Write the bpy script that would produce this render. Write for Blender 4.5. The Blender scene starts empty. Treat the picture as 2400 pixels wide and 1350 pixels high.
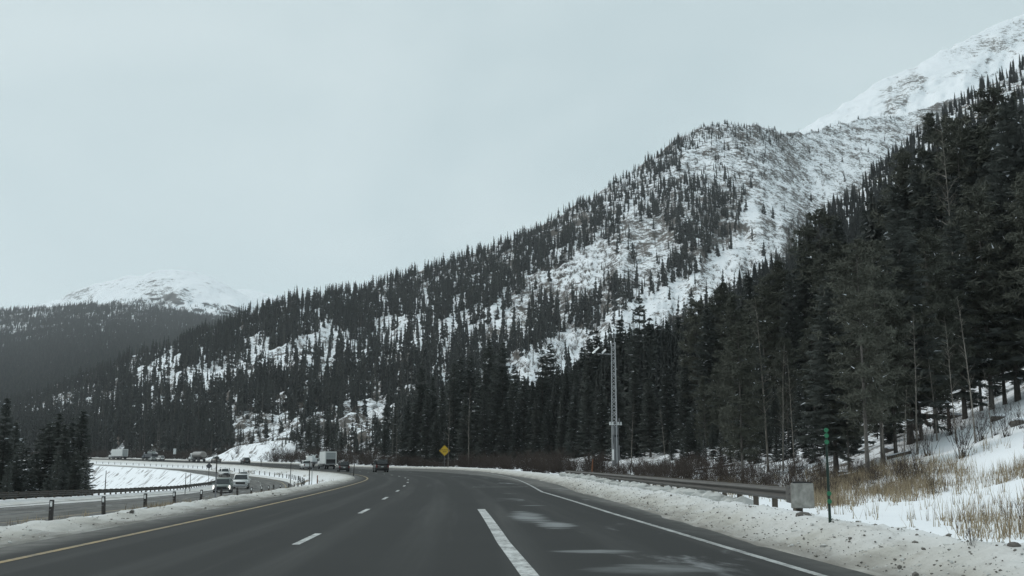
import bpy, bmesh, math, random
import numpy as np
from mathutils import Vector, Matrix
rng = np.random.default_rng(7)
random.seed(7)
SC = bpy.context.scene
COL = SC.collection
R = math.radians

# ------------------------------------------------------------------ camera
F, CX, CY, HZ, CAMH = 2517.0, 1200.0, 675.0, 1086.0, 1.44
PITCH = math.atan((HZ - CY) / F)
cam_d = bpy.data.cameras.new('camera')
cam = bpy.data.objects.new('camera', cam_d)
COL.objects.link(cam)
cam.location = (0, 0, CAMH)
cam.rotation_euler = (math.pi / 2 + PITCH, 0, 0)
cam_d.sensor_width = 36
cam_d.lens = F / 2400 * 36
cam_d.clip_start = 0.1
cam_d.clip_end = 60000
SC.camera = cam
# ------------------------------------------------------------------ world and sun (overcast)
SUN_EL, SUN_AZ = R(48), R(-70)          # azimuth from +Y towards +X
W = bpy.data.worlds.new('World')
SC.world = W
W.use_nodes = True
nt = W.node_tree
nt.nodes.clear()
wo = nt.nodes.new('ShaderNodeOutputWorld')
sky = nt.nodes.new('ShaderNodeTexSky')
sky.sky_type = 'NISHITA'
sky.sun_disc = False
sky.sun_elevation = SUN_EL
sky.sun_rotation = SUN_AZ
sky.dust_density = 4
bg1 = nt.nodes.new('ShaderNodeBackground')
bg1.inputs['Strength'].default_value = 0.06
nt.links.new(sky.outputs[0], bg1.inputs['Color'])
tc = nt.nodes.new('ShaderNodeTexCoord')
mp = nt.nodes.new('ShaderNodeMapping')
mp.inputs['Scale'].default_value = (1.0, 1.0, 1.9)
mp.inputs['Location'].default_value = (0.35, 0.2, 0.1)
nt.links.new(tc.outputs['Generated'], mp.inputs['Vector'])
nz = nt.nodes.new('ShaderNodeTexNoise')
nz.inputs['Scale'].default_value = 2.2
nz.inputs['Detail'].default_value = 4
nz.inputs['Roughness'].default_value = 0.5
nz.inputs['Distortion'].default_value = 0.6
nt.links.new(mp.outputs[0], nz.inputs['Vector'])
rp = nt.nodes.new('ShaderNodeValToRGB')
rp.color_ramp.elements[0].position = 0.3
rp.color_ramp.elements[0].color = (0.545, 0.670, 0.705, 1)
rp.color_ramp.elements[1].position = 0.72
rp.color_ramp.elements[1].color = (0.690, 0.800, 0.825, 1)
nt.links.new(nz.outputs['Fac'], rp.inputs['Fac'])
sx = nt.nodes.new('ShaderNodeSeparateXYZ')
nt.links.new(tc.outputs['Generated'], sx.inputs[0])
mr = nt.nodes.new('ShaderNodeMapRange')
mr.inputs[1].default_value = 0.0; mr.inputs[2].default_value = 0.38; mr.inputs[3].default_value = 1.12; mr.inputs[4].default_value = 1.0
nt.links.new(sx.outputs[2], mr.inputs[0])
vm = nt.nodes.new('ShaderNodeVectorMath'); vm.operation = 'SCALE'
nt.links.new(rp.outputs[0], vm.inputs[0]); nt.links.new(mr.outputs[0], vm.inputs['Scale'])
bg2 = nt.nodes.new('ShaderNodeBackground')
bg2.inputs['Strength'].default_value = 1.0
nt.links.new(vm.outputs[0], bg2.inputs['Color'])
mx = nt.nodes.new('ShaderNodeMixShader')
mx.inputs[0].default_value = 0.93
nt.links.new(bg1.outputs[0], mx.inputs[1])
nt.links.new(bg2.outputs[0], mx.inputs[2])
nt.links.new(mx.outputs[0], wo.inputs['Surface'])
sd = bpy.data.lights.new('sun', 'SUN')
sd.energy = 1.15
sd.angle = R(25)
sd.color = (1.0, 0.97, 0.93)
sun = bpy.data.objects.new('sun', sd)
COL.objects.link(sun)
sun.rotation_euler = Vector((-math.sin(SUN_AZ) * math.cos(SUN_EL), -math.cos(SUN_AZ) * math.cos(SUN_EL), -math.sin(SUN_EL))).to_track_quat('-Z', 'Y').to_euler()
sun.location = (0, 0, 60)
vs = SC.view_settings
vs.view_transform = 'Standard'
vs.look = 'None'
vs.exposure = 0.0
vs.gamma = 1.0
vs.use_curve_mapping = False
try:
    SC.cycles.volume_bounces = 1
    SC.cycles.max_bounces = 6
    SC.cycles.transparent_max_bounces = 8
except Exception:
    pass

# ------------------------------------------------------------------ pixels and noise
cp, sp_ = math.cos(PITCH), math.sin(PITCH)

def ray(x, y):
    x = np.asarray(x, float); y = np.asarray(y, float)
    v = CY - y
    return (x - CX), F * cp - v * sp_, F * sp_ + v * cp

def at(x, y, D):
    """point on the ray of photo pixel (x, y) at forward distance D"""
    dx, dy, dz = ray(x, y)
    k = np.asarray(D, float) / dy
    return dx * k, dy * k, CAMH + dz * k

def proj(X, Y, Z):
    Y = np.maximum(Y, 0.5)
    zz = Z - CAMH
    fw = Y * cp + zz * sp_
    up = -Y * sp_ + zz * cp
    return CX + F * X / fw, CY - F * up / fw

def _hash(ix, iy, seed):
    h = (ix * 374761393 + iy * 668265263 + seed * 1274126177) & 0xffffffff
    h = ((h ^ (h >> 13)) * 1274126177) & 0xffffffff
    h = h ^ (h >> 16)
    return (h & 0xffffff) / float(0x1000000)

def vn(x, y, seed=0):
    x = np.asarray(x, float); y = np.asarray(y, float)
    xi = np.floor(x).astype(np.int64); yi = np.floor(y).astype(np.int64)
    fx = x - xi; fy = y - yi
    fx = fx * fx * fx * (fx * (fx * 6 - 15) + 10); fy = fy * fy * fy * (fy * (fy * 6 - 15) + 10)
    a = _hash(xi, yi, seed); b = _hash(xi + 1, yi, seed)
    c = _hash(xi, yi + 1, seed); d = _hash(xi + 1, yi + 1, seed)
    return (a + (b - a) * fx) * (1 - fy) + (c + (d - c) * fx) * fy

def fbm(x, y, oct=4, seed=0, rough=0.5):
    s = 0; a = 1; t = 0
    for o in range(oct):
        s = s + a * (vn(x * 2 ** o + o * 13.7, y * 2 ** o - o * 7.3, seed + o) * 2 - 1)
        t += a; a *= rough
    return s / t

def ridged(x, y, oct=4, seed=0):
    s = 0; a = 1; t = 0
    for o in range(oct):
        s = s + a * (1 - np.abs(vn(x * 2 ** o, y * 2 ** o, seed + o) * 2 - 1))
        t += a; a *= 0.5
    return s / t

def lut(tbl):
    k = sorted(tbl)
    xs = np.array([p[0] for p in k], float); ys = np.array([p[1] for p in k], float)
    return lambda v: np.interp(v, xs, ys)

def in_poly(px, py, poly):
    px = np.asarray(px, float); py = np.asarray(py, float)
    ins = np.zeros(px.shape, bool)
    n = len(poly)
    for i in range(n):
        x1, y1 = poly[i]; x2, y2 = poly[(i + 1) % n]
        c = ((y1 > py) != (y2 > py)) & (px < (x2 - x1) * (py - y1) / (y2 - y1 + 1e-9) + x1)
        ins ^= c
    return ins

HAZE = 6.6e-5
# ------------------------------------------------------------------ the road's path: the yellow line of our carriageway
ctl = np.array([(-4.6, -70), (-5.9, -30), (-6.9, 0), (-7.5, 16), (-8.0, 28), (-8.55, 39), (-9.5, 55), (-10.7, 72), (-11.95, 88),
                (-13.8, 106), (-18.0, 131), (-24, 160), (-34, 200), (-42.5, 230), (-55.5, 260), (-71.3, 295), (-91, 335), (-109, 365),
                (-126, 390), (-154, 425), (-176.5, 450), (-206, 478), (-235, 500), (-290, 532), (-360, 565), (-440, 592), (-540, 614)], float)
yy = np.arange(-70, 614.1, .5)
xx = np.interp(yy, ctl[:, 1], ctl[:, 0])
def gsm(v, sg, pad=80):
    k = np.exp(-0.5 * (np.arange(-int(3 * sg), int(3 * sg) + 1) / sg) ** 2); k /= k.sum()
    n = len(k) // 2
    l = v[0] - (v[1:n + 1][::-1] - v[0]); r_ = 2 * v[-1] - v[-n - 1:-1][::-1]
    return np.convolve(np.concatenate([l, v, r_]), k, 'valid')
sgx = gsm(xx, 18.0)
w_ = np.clip((yy - 100) / 80, 0, 1)
xs2 = gsm(xx, 28.0)
xx = sgx * (1 - w_) + xs2 * w_
seg = np.hypot(np.diff(xx), np.diff(yy))
PS = np.concatenate([[0], np.cumsum(seg)])
PS = PS - np.interp(0.0, yy, PS)          # s = 0 abeam of the camera
S0, S1 = PS[0], PS[-1]
tx = np.gradient(xx, PS); ty = np.gradient(yy, PS)
tn = np.hypot(tx, ty); tx /= tn; ty /= tn

def path(s, d):
    X = np.interp(s, PS, xx); Y = np.interp(s, PS, yy)
    a = np.interp(s, PS, tx); b = np.interp(s, PS, ty)
    return X + b * d, Y - a * d

def heading(s):
    return math.atan2(np.interp(s, PS, ty), np.interp(s, PS, tx))

def sd_of(X, Y):
    X = np.atleast_1d(np.asarray(X, float)); Y = np.atleast_1d(np.asarray(Y, float))
    s = np.empty_like(X); d = np.empty_like(X)
    for i in range(0, len(X), 4000):
        dx = X[i:i + 4000, None] - xx[None, ::4]; dy = Y[i:i + 4000, None] - yy[None, ::4]
        j = np.argmin(dx * dx + dy * dy, axis=1)
        jj = j * 4
        ddx = X[i:i + 4000] - xx[jj]; ddy = Y[i:i + 4000] - yy[jj]
        s[i:i + 4000] = PS[jj] + ddx * tx[jj] + ddy * ty[jj]
        d[i:i + 4000] = ddx * ty[jj] - ddy * tx[jj]
    return s, d

ZM = lut([(-100, 0), (230, 0), (267, .37), (305, .95), (350, 1.42), (385, 1.68), (415, 2.05), (460, 2.75), (494, 3.12), (571, 4), (760, 6), (1000, 9)])
ZOD = lut([(-100, -.55), (0, -.7), (42, -.88), (65, -1.12), (100, -1.6), (125, -1.85), (1000, -1.85)])
OPY = lut([(-100, -11.5), (110, -11.5), (130, -10.2), (150, -8.9), (200, -8.2), (1000, -8.0)])
PST = lut([(-100, -9), (112, -9), (130, -7.7), (150, -6.4), (200, -5.7), (1000, -5.5)])
EDG = lut([(-100, 11.5), (12, 11.5), (20, 11.32), (32, 11.12), (55, 11.1), (108, 13.6), (150, 16.6), (190, 19.2), (230, 18.6), (300, 12.5), (340, 11.2), (1000, 11.2)])
ASF = lut([(-100, .55), (18, .65), (40, 1.5), (70, 1.9), (110, 1.2), (150, .7), (1000, .9)])
SUP = lut([(-100, 0), (60, 0), (150, .02), (1000, .02)])
HR = lut([(-5, 0), (0, 0), (.15, .02), (.6, .17), (1.2, .36), (1.5, .40), (2.1, .30), (3.2, .16), (7, .12), (9.5, .45), (14, 1.6), (19, 3.3), (25, 5.8), (35, 10.5), (60, 24), (90, 42)])
HRF = lut([(-5, 0), (0, 0), (.15, .02), (.6, .17), (1.2, .36), (1.7, .40), (3, .3), (9, .5), (14, 1.3), (22, 2.6), (35, 6), (60, 14), (90, 26)])
HL = lut([(0, 0), (.8, .22), (1.5, .40), (2.2, .36), (3.5, -.5), (8, -3.2), (14, -6.0), (22, -7.2), (60, -8), (400, -8.5)])

def ground(s, d, rough=True):
    """terrain height in road coordinates (pavement excluded: it lies 6 cm above the bed here)"""
    s = np.asarray(s, float); d = np.asarray(d, float)
    zm = ZM(s); zo = zm + ZOD(s); op = OPY(s)
    edge = EDG(s) + ASF(s)
    o = d - edge
    ol = -1.15 - d                                  # left of the left shoulder of our carriageway
    far = np.clip((s - 60) / 60, 0, 1)
    low_ = 1 - .88 * np.clip((s - 420) / 60, 0, 1) * np.clip((o - 3) / 12, 0, 1)
    zr = zm + SUP(s) * edge + HR(o) * (1 - far) + HRF(o) * far * low_
    bank = np.exp(-((s - 388) / 25) ** 4) * np.clip((o - 2.5) / 9, 0, 1) * 4.8 * (1 - np.clip((o - 22) / 15, 0, 1))
    zr = zr + bank
    zp = zm + SUP(s) * d - 0.07
    wm = np.maximum(-(op + 1.2) - 1.15, 1.0)        # median width
    u = np.clip(ol / wm, 0, 1)
    zmed = (zm + .02) * (1 - u) + (zo - 0.02) * u + np.minimum(.20 * np.sin(np.pi * np.clip(ol / 2.6, 0, 1)), .2)
    lo = (op + 1.2) - d
    zop = zo - 0.07
    lo2 = (op - 8.4) - d
    zl = zo + HL(lo2)
    z = np.where(o > 0, zr, np.where(ol < 0, zp, np.where(lo < 0, zmed, np.where(lo2 < 0, zop, zl))))
    if rough:
        X, Y = path(s, d)
        snow = ((o > 0) | ((ol > 0) & (lo < 0)) | (lo2 > 0))
        ramp = np.where(o > 0, np.clip(o / .5, 0, 1), np.where((ol > 0) & (lo < 0), np.clip(np.minimum(ol, -lo) / .5, 0, 1), np.where(lo2 > 0, np.clip(lo2 / .5, 0, 1), 0)))
        berm = np.where(o > 0, np.exp(-((o - 1.1) / 1.1) ** 2), np.where(ol > 0, np.exp(-((ol - 1.2) / 1.4) ** 2), 0.))
        near = np.clip(1 - np.abs(Y) / 140, 0, 1)
        n = fbm(X * .16, Y * .16, 3, 3) * .16 * np.clip(o / 6, .3, 3) + berm * (fbm(X * 1.6, Y * 1.6, 4, 9, .6) * .11 + (ridged(X * 3.1, Y * 3.1, 2, 4) - .5) * .07) * (near + .3)
        n = n + fbm(X * .9, Y * .9, 3, 5) * .035
        streak = np.where(lo2 > 2, fbm(X * .35 + Y * .12, Y * .05 - X * .02, 3, 8) * .35, 0) * np.clip((lo2 - 2) / 3, 0, 1)
        streak = streak + np.where(bank > .3, fbm(X * .5 - Y * .2, Y * .06, 3, 18) * .5, 0)
        z = z + (n + streak) * ramp * snow
    return z

def gz(X, Y):
    s, d = sd_of(X, Y)
    return ground(s, d)

def hit(px, py, dmin=6, dmax=420):
    """where the ray of a photo pixel meets the ground"""
    px = np.atleast_1d(np.asarray(px, float)); py = np.atleast_1d(np.asarray(py, float))
    res = np.full(len(px), np.nan)
    D = np.geomspace(dmin, dmax, 260)
    for i in range(len(px)):
        X, Y, Z = at(np.full(len(D), px[i]), np.full(len(D), py[i]), D)
        s, d = sd_of(X, Y)
        g = ground(s, d, False)
        g = np.where((d > -1.1) & (d < EDG(s) + ASF(s)), g + .07, g)
        k = np.nonzero(Z < g)[0]
        if len(k):
            res[i] = D[k[0]]
    X, Y, _ = at(px, py, res)
    return X, Y

def solve(px, d, smin):
    s = np.arange(smin, 700, .25)
    X, Y = path(s, d)
    x, _ = proj(X, Y, ZM(s) + .5)
    return s[np.argmin(np.abs(x - px))]

# ------------------------------------------------------------------ materials
MATS = {}
def new_mat(name):
    m = bpy.data.materials.new(name)
    m.use_nodes = True
    n = m.node_tree
    b = n.nodes['Principled BSDF']
    MATS[name] = m
    return m, n, b

def N(n, t, **kw):
    x = n.nodes.new(t)
    for k, v in kw.items():
        if k in x.inputs:
            x.inputs[k].default_value = v
        else:
            setattr(x, k, v)
    return x

def L(n, a, b):
    n.links.new(a, b)

def mixc(n, fac, a, b, mode='MIX'):
    m = n.nodes.new('ShaderNodeMix')
    m.data_type = 'RGBA'; m.blend_type = mode
    for sock, v in ((m.inputs[0], fac), (m.inputs[6], a), (m.inputs[7], b)):
        if hasattr(v, 'links'):
            n.links.new(v, sock)
        else:
            sock.default_value = v if not isinstance(v, tuple) else (v if len(v) == 4 else v + (1,))
    return m.outputs[2]

def math_(n, op, a, b=None, clamp=False):
    m = n.nodes.new('ShaderNodeMath')
    m.operation = op; m.use_clamp = clamp
    for sock, v in ((m.inputs[0], a), (m.inputs[1], b)):
        if v is None: continue
        if hasattr(v, 'links'): n.links.new(v, sock)
        else: sock.default_value = v
    return m.outputs[0]

def mrange(n, v, a, b, c=0.0, d=1.0, smooth=True):
    m = n.nodes.new('ShaderNodeMapRange')
    if smooth: m.interpolation_type = 'SMOOTHSTEP'
    n.links.new(v, m.inputs[0])
    m.inputs[1].default_value = a; m.inputs[2].default_value = b
    m.inputs[3].default_value = c; m.inputs[4].default_value = d
    return m.outputs[0]

def noise(n, scale, detail=4, rough=.55, vec=None, dist=0.0):
    x = N(n, 'ShaderNodeTexNoise', Scale=scale, Detail=detail, Roughness=rough, Distortion=dist)
    if vec is not None: n.links.new(vec, x.inputs['Vector'])
    return x.outputs['Fac']

def pos(n, scale=(1, 1, 1), rot=(0, 0, 0)):
    g = n.nodes.new('ShaderNodeNewGeometry')
    m = N(n, 'ShaderNodeMapping')
    m.inputs['Scale'].default_value = scale
    m.inputs['Rotation'].default_value = rot
    n.links.new(g.outputs['Position'], m.inputs['Vector'])
    return m.outputs[0]

def bump(n, b, h, strength, dist):
    x = N(n, 'ShaderNodeBump', Strength=strength, Distance=dist)
    n.links.new(h, x.inputs['Height'])
    n.links.new(x.outputs[0], b.inputs['Normal'])

def plain(name, col, rough=.6, metal=0.0, spec=.4, var=.15, scale=6.0, dirt=0.0):
    m, n, b = new_mat(name)
    f = noise(n, scale, 4)
    c = mixc(n, math_(n, 'MULTIPLY', f, 1.0), tuple(v * (1 - var) for v in col), tuple(min(1, v * (1 + var)) for v in col))
    if dirt:
        tcn = n.nodes.new('ShaderNodeTexCoord')
        sepn = n.nodes.new('ShaderNodeSeparateXYZ')
        L(n, tcn.outputs['Object'], sepn.inputs[0])
        lowf = mrange(n, math_(n, 'ADD', sepn.outputs[2], math_(n, 'MULTIPLY', f, .6)), .5, 1.7, dirt, dirt * .15)
        c = mixc(n, lowf, c, (.19, .18, .165))
    L(n, c, b.inputs['Base Color'])
    b.inputs['Roughness'].default_value = rough
    b.inputs['Metallic'].default_value = metal
    b.inputs['Specular IOR Level'].default_value = spec
    return m

def emissive(name, col, st):
    m, n, b = new_mat(name)
    b.inputs['Base Color'].default_value = col + (1,)
    b.inputs['Emission Color'].default_value = col + (1,)
    b.inputs['Emission Strength'].default_value = st
    return m

# snow ground: clean snow with dirt by an attribute (sand and grit thrown by the ploughs)
def m_ground():
    m, n, b = new_mat('snow_ground')
    a = N(n, 'ShaderNodeAttribute', attribute_name='dirt')
    g = N(n, 'ShaderNodeAttribute', attribute_name='litter')
    p = pos(n)
    f1 = noise(n, .7, 5, .6, p); f2 = noise(n, 5.5, 5, .7, p); f3 = noise(n, 24, 3, .6, p)
    cl = mixc(n, f1, (.83, .855, .89), (.92, .935, .955))
    dt = mixc(n, f2, (.31, .295, .26), (.60, .585, .54))
    c = mixc(n, math_(n, 'MULTIPLY', a.outputs['Fac'], mrange(n, f1, .2, .75, .75, 1.1), True), cl, dt)
    grit = math_(n, 'MULTIPLY', mrange(n, f3, .60, .72), math_(n, 'MULTIPLY', a.outputs['Fac'], mrange(n, f2, .4, .62)))
    c = mixc(n, math_(n, 'MULTIPLY', grit, .75), c, (.10, .095, .085))
    lit = math_(n, 'MULTIPLY', g.outputs['Fac'], mrange(n, noise(n, 1.1, 6, .68, p), .45, .62))
    c = mixc(n, lit, c, (.085, .07, .055))
    sl = N(n, 'ShaderNodeAttribute', attribute_name='slush')
    lay = noise(n, 1.0, 5, .65, pos(n, (2.2, .35, 3.0)), .3)
    c = mixc(n, math_(n, 'MULTIPLY', sl.outputs['Fac'], mrange(n, lay, .3, .62, .35, .95)), c, (.17, .16, .142))
    c = mixc(n, math_(n, 'MULTIPLY', a.outputs['Fac'], mrange(n, lay, .52, .70, 0, .55)), c, (.22, .205, .18))
    st = N(n, 'ShaderNodeAttribute', attribute_name='streak')
    sv = noise(n, 1.0, 5, .62, pos(n, (.55, .07, .3), (0, 0, .75)), .5)
    c = mixc(n, math_(n, 'MULTIPLY', st.outputs['Fac'], mrange(n, sv, .52, .64, 0, .85)), c, (.13, .115, .10))
    L(n, c, b.inputs['Base Color'])
    b.inputs['Roughness'].default_value = .75
    b.inputs['Specular IOR Level'].default_value = .2
    h = math_(n, 'ADD', math_(n, 'MULTIPLY', f2, .6), math_(n, 'MULTIPLY', f3, .4))
    bump(n, b, h, .6, .06)
    return m

def m_mountain(name, rock_lo, rock_hi, scale, snow_bias, rock=((.075, .07, .065), (.19, .175, .155)), brown=0.0, bmp=.7):
    """snow over rock: rock shows on steep ground and in broken patches"""
    m, n, b = new_mat(name)
    a = N(n, 'ShaderNodeAttribute', attribute_name='rocky')
    p = pos(n); ps = pos(n, (1, 1, 1.5), (.35, .2, .5))
    geo = n.nodes.new('ShaderNodeNewGeometry')
    sep = n.nodes.new('ShaderNodeSeparateXYZ')
    L(n, geo.outputs['Normal'], sep.inputs[0])
    f1 = noise(n, scale, 8, .74, ps, .25)
    f2 = noise(n, scale * 4.3, 5, .7, ps)
    f3 = noise(n, scale * .22, 4, .55, p)
    v = math_(n, 'ADD', math_(n, 'MULTIPLY', f1, .62), math_(n, 'MULTIPLY', f2, .38))
    v = math_(n, 'ADD', v, math_(n, 'MULTIPLY', math_(n, 'SUBTRACT', f3, .5), .22))
    v = math_(n, 'ADD', v, math_(n, 'MULTIPLY', math_(n, 'SUBTRACT', a.outputs['Fac'], .5), .36))
    v = math_(n, 'ADD', v, math_(n, 'MULTIPLY', math_(n, 'SUBTRACT', .62, sep.outputs[2]), .30))
    mask = mrange(n, math_(n, 'SUBTRACT', v, snow_bias), rock_lo, rock_hi)
    rk = mixc(n, f2, rock[0], rock[1])
    if brown:
        rk = mixc(n, math_(n, 'MULTIPLY', mrange(n, f3, .45, .6), brown), rk, (.17, .125, .085))
    sn = mixc(n, f1, (.80, .835, .87), (.89, .91, .935))
    L(n, mixc(n, mask, sn, rk), b.inputs['Base Color'])
    b.inputs['Roughness'].default_value = .85
    b.inputs['Specular IOR Level'].default_value = .15
    bump(n, b, v, bmp, 1.2 / scale * .12)
    return m

def m_asphalt():
    m, n, b = new_mat('asphalt')
    uv = N(n, 'ShaderNodeUVMap', uv_map='road')
    sep = n.nodes.new('ShaderNodeSeparateXYZ')
    L(n, uv.outputs[0], sep.inputs[0])
    p = pos(n)
    f1 = noise(n, .22, 5, .6, p); f2 = noise(n, 60, 3, .6, p)
    mpn = N(n, 'ShaderNodeMapping'); mpn.inputs['Scale'].default_value = (1.6, .045, 1)
    L(n, uv.outputs[0], mpn.inputs['Vector'])
    fl = noise(n, 1.0, 5, .6, mpn.outputs[0])
    c = mixc(n, f1, (.022, .023, .0225), (.034, .035, .034))
    # wheel paths: two per lane, a shade lighter and smoother
    w = math_(n, 'SINE', math_(n, 'MULTIPLY', sep.outputs[0], 2 * math.pi / 1.83))
    wf = math_(n, 'MULTIPLY', mrange(n, w, -.2, 1.0), mrange(n, fl, .25, .75))
    c = mixc(n, math_(n, 'MULTIPLY', wf, .8), c, (.056, .057, .055))
    c = mixc(n, math_(n, 'MULTIPLY', mrange(n, fl, .56, .8), .55), c, (.068, .068, .065))
    c = mixc(n, math_(n, 'MULTIPLY', mrange(n, f2, .45, .75), .22), c, (.13, .13, .125))
    # thin blown snow film on the right lane
    mpd = N(n, 'ShaderNodeMapping'); mpd.inputs['Scale'].default_value = (.5, .16, 1); mpd.inputs['Rotation'].default_value = (0, 0, .5)
    L(n, uv.outputs[0], mpd.inputs['Vector'])
    fd = noise(n, 1.0, 6, .62, mpd.outputs[0], .8)
    zone = math_(n, 'MULTIPLY', mrange(n, sep.outputs[0], 7.9, 9.2), mrange(n, sep.outputs[0], 18.5, 15.5))
    film = math_(n, 'MULTIPLY', mrange(n, fd, .575, .74), zone)
    c = mixc(n, math_(n, 'MULTIPLY', film, .62), c, (.42, .44, .45))
    for (pd, ps_, rd, rs, am) in ((8.55, 29.6, .55, 3.6, .62), (8.95, 25.6, .5, 1.7, .66), (9.0, 17.9, .9, .38, .5), (9.5, 14.9, 1.0, .8, .34), (9.2, 37.5, .5, .5, .45)):
        dd_ = math_(n, 'DIVIDE', math_(n, 'SUBTRACT', sep.outputs[0], pd), rd); d2 = math_(n, 'DIVIDE', math_(n, 'SUBTRACT', sep.outputs[1], ps_), rs)
        rr = math_(n, 'ADD', math_(n, 'MULTIPLY', dd_, dd_), math_(n, 'MULTIPLY', d2, d2))
        rr = math_(n, 'ADD', rr, math_(n, 'MULTIPLY', math_(n, 'SUBTRACT', noise(n, 1.0, 6, .65, pos(n, (.9, 2.6, 1), (0, 0, .35))), .5), 3.6))
        c = mixc(n, mrange(n, rr, 1.1, -.3, 0, am), c, (.34, .36, .365))
    # salt and slush dust along the shoulders
    sh = math_(n, 'ADD', mrange(n, sep.outputs[0], -.1, -1.1), mrange(n, sep.outputs[0], 11.4, 12.6), True)
    c = mixc(n, math_(n, 'MULTIPLY', sh, mrange(n, math_(n, 'ADD', math_(n, 'MULTIPLY', fl, .5), math_(n, 'MULTIPLY', noise(n, 1.4, 5, .6, p), .5)), .3, .7, .1, .75)), c, (.24, .235, .22))
    L(n, c, b.inputs['Base Color'])
    b.inputs['Roughness'].default_value = .85
    b.inputs['Specular IOR Level'].default_value = .18
    bump(n, b, f2, .25, .01)
    return m

def m_paint(name, col, wear):
    m, n, b = new_mat(name)
    p = pos(n)
    f = noise(n, 11, 7, .75, p); g = noise(n, 1.3, 4, .6, p)
    k = math_(n, 'MULTIPLY', mrange(n, math_(n, 'ADD', math_(n, 'MULTIPLY', f, .6), math_(n, 'MULTIPLY', g, .4)), .44, .60), wear)
    L(n, mixc(n, k, col, (.10, .10, .095)), b.inputs['Base Color'])
    b.inputs['Roughness'].default_value = .7
    return m

def m_leaf(name, a, c, rough=.8, tr=0.0):
    m, n, b = new_mat(name)
    oi = n.nodes.new('ShaderNodeObjectInfo')
    f = noise(n, .35, 3, .6, pos(n))
    k = math_(n, 'ADD', math_(n, 'MULTIPLY', oi.outputs['Random'], .6), math_(n, 'MULTIPLY', f, .5), True)
    L(n, mixc(n, k, a, c), b.inputs['Base Color'])
    b.inputs['Roughness'].default_value = rough
    b.inputs['Specular IOR Level'].default_value = .12
    return m

def m_bark(name, a, c, scale=9, stretch=.25):
    m, n, b = new_mat(name)
    tcx = n.nodes.new('ShaderNodeTexCoord')
    mpx = N(n, 'ShaderNodeMapping'); mpx.inputs['Scale'].default_value = (1, 1, stretch)
    L(n, tcx.outputs['Object'], mpx.inputs['Vector'])
    f = noise(n, scale, 5, .65, mpx.outputs[0])
    L(n, mixc(n, mrange(n, f, .3, .7), a, c), b.inputs['Base Color'])
    b.inputs['Roughness'].default_value = .9
    bump(n, b, f, .4, .03)
    return m

m_ground()
m_asphalt()
m_mountain('mountain_slope', .0, .07, .20, .458, rock=((.055, .052, .05), (.15, .14, .128)), brown=.15)
m_mountain('peak_slope', .0, .06, .085, .515, rock=((.09, .085, .08), (.20, .18, .16)))
m_mountain('dome_slope', .0, .09, .035, .468, rock=((.05, .05, .05), (.12, .11, .10)), bmp=.15)
m_mountain('hill_slope', .0, .10, .03, .35, rock=((.05, .05, .047), (.12, .11, .10)))
m_mountain('near_slope', .0, .10, .16, .44, rock=((.05, .045, .04), (.13, .115, .10)), brown=.6)
m_paint('white_paint', (.56, .57, .56), .85)
m_paint('white_edge_paint', (.43, .44, .43), .9)
m_paint('yellow_paint', (.34, .25, .12), .85)
m_leaf('needles', (.060, .068, .064), (.112, .120, .108))
m_leaf('pine_needles', (.064, .070, .058), (.118, .120, .098))
m_leaf('far_needles', (.036, .040, .040), (.080, .084, .077))
plain('branch_snow', (.78, .81, .85), .8)
m_bark('bark', (.030, .026, .023), (.085, .075, .066))
m_bark('grey_bark', (.075, .068, .062), (.17, .155, .14))
m_bark('aspen_bark', (.09, .08, .068), (.26, .24, .21), 5)
m_leaf('willow_twig', (.030, .023, .020), (.075, .060, .052))
m_leaf('aspen_twig', (.075, .062, .052), (.17, .145, .12))
m_leaf('dry_grass', (.23, .18, .115), (.44, .37, .26))
m_leaf('weed', (.07, .05, .035), (.20, .15, .10))
plain('galvanised', (.17, .17, .175), .5, .5, .5, .3, 3)
plain('weathered_rail', (.105, .098, .09), .65, .2, .4, .35, 4)
plain('wood_post', (.10, .085, .07), .9, 0, .2, .35, 12)
plain('dark_post', (.040, .036, .033), .8, 0, .3, .3, 10)
plain('reflector', (.72, .72, .70), .4)
plain('tower_steel', (.46, .47, .48), .5, .3, .5, .2, 4)
plain('cabinet', (.17, .175, .18), .55, .2, .4, .2, 3)
plain('panel_white', (.66, .68, .68), .5, 0, .4, .08, 2)
plain('sign_yellow', (.58, .37, .02), .45, 0, .4, .08, 3)
plain('sign_black', (.015, .015, .015), .5)
plain('sign_back', (.055, .055, .058), .5, .4)
plain('green_post', (.012, .03, .022), .55)
plain('green_band', (.02, .16, .075), .5)
plain('orange_stake', (.15, .065, .035), .8, 0, .2, .3, 12)
plain('impact_plate', (.27, .262, .24), .8, 0, .3, .75, 4)
plain('rock', (.12, .11, .10), .9, 0, .2, .35, 4)
plain('grit', (.17, .16, .145), .95, 0, .1, .4, 8)
plain('snow_clod', (.52, .52, .50), .9, 0, .15, .2, 8)
plain('snow_cap', (.80, .83, .87), .8, 0, .2, .06, 3)
plain('glass', (.015, .02, .022), .06, 0, .6, .1)
plain('tyre', (.018, .018, .018), .85)
plain('rim', (.25, .25, .26), .4, .6)
plain('chrome', (.45, .45, .46), .25, .8)
plain('black_trim', (.02, .02, .021), .5)
plain('tail_red', (.16, .012, .01), .3)
plain('plate', (.55, .56, .55), .5)
plain('lamp_clear', (.55, .57, .58), .15)
emissive('headlamp', (1.0, .98, .92), 3.0)
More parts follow.
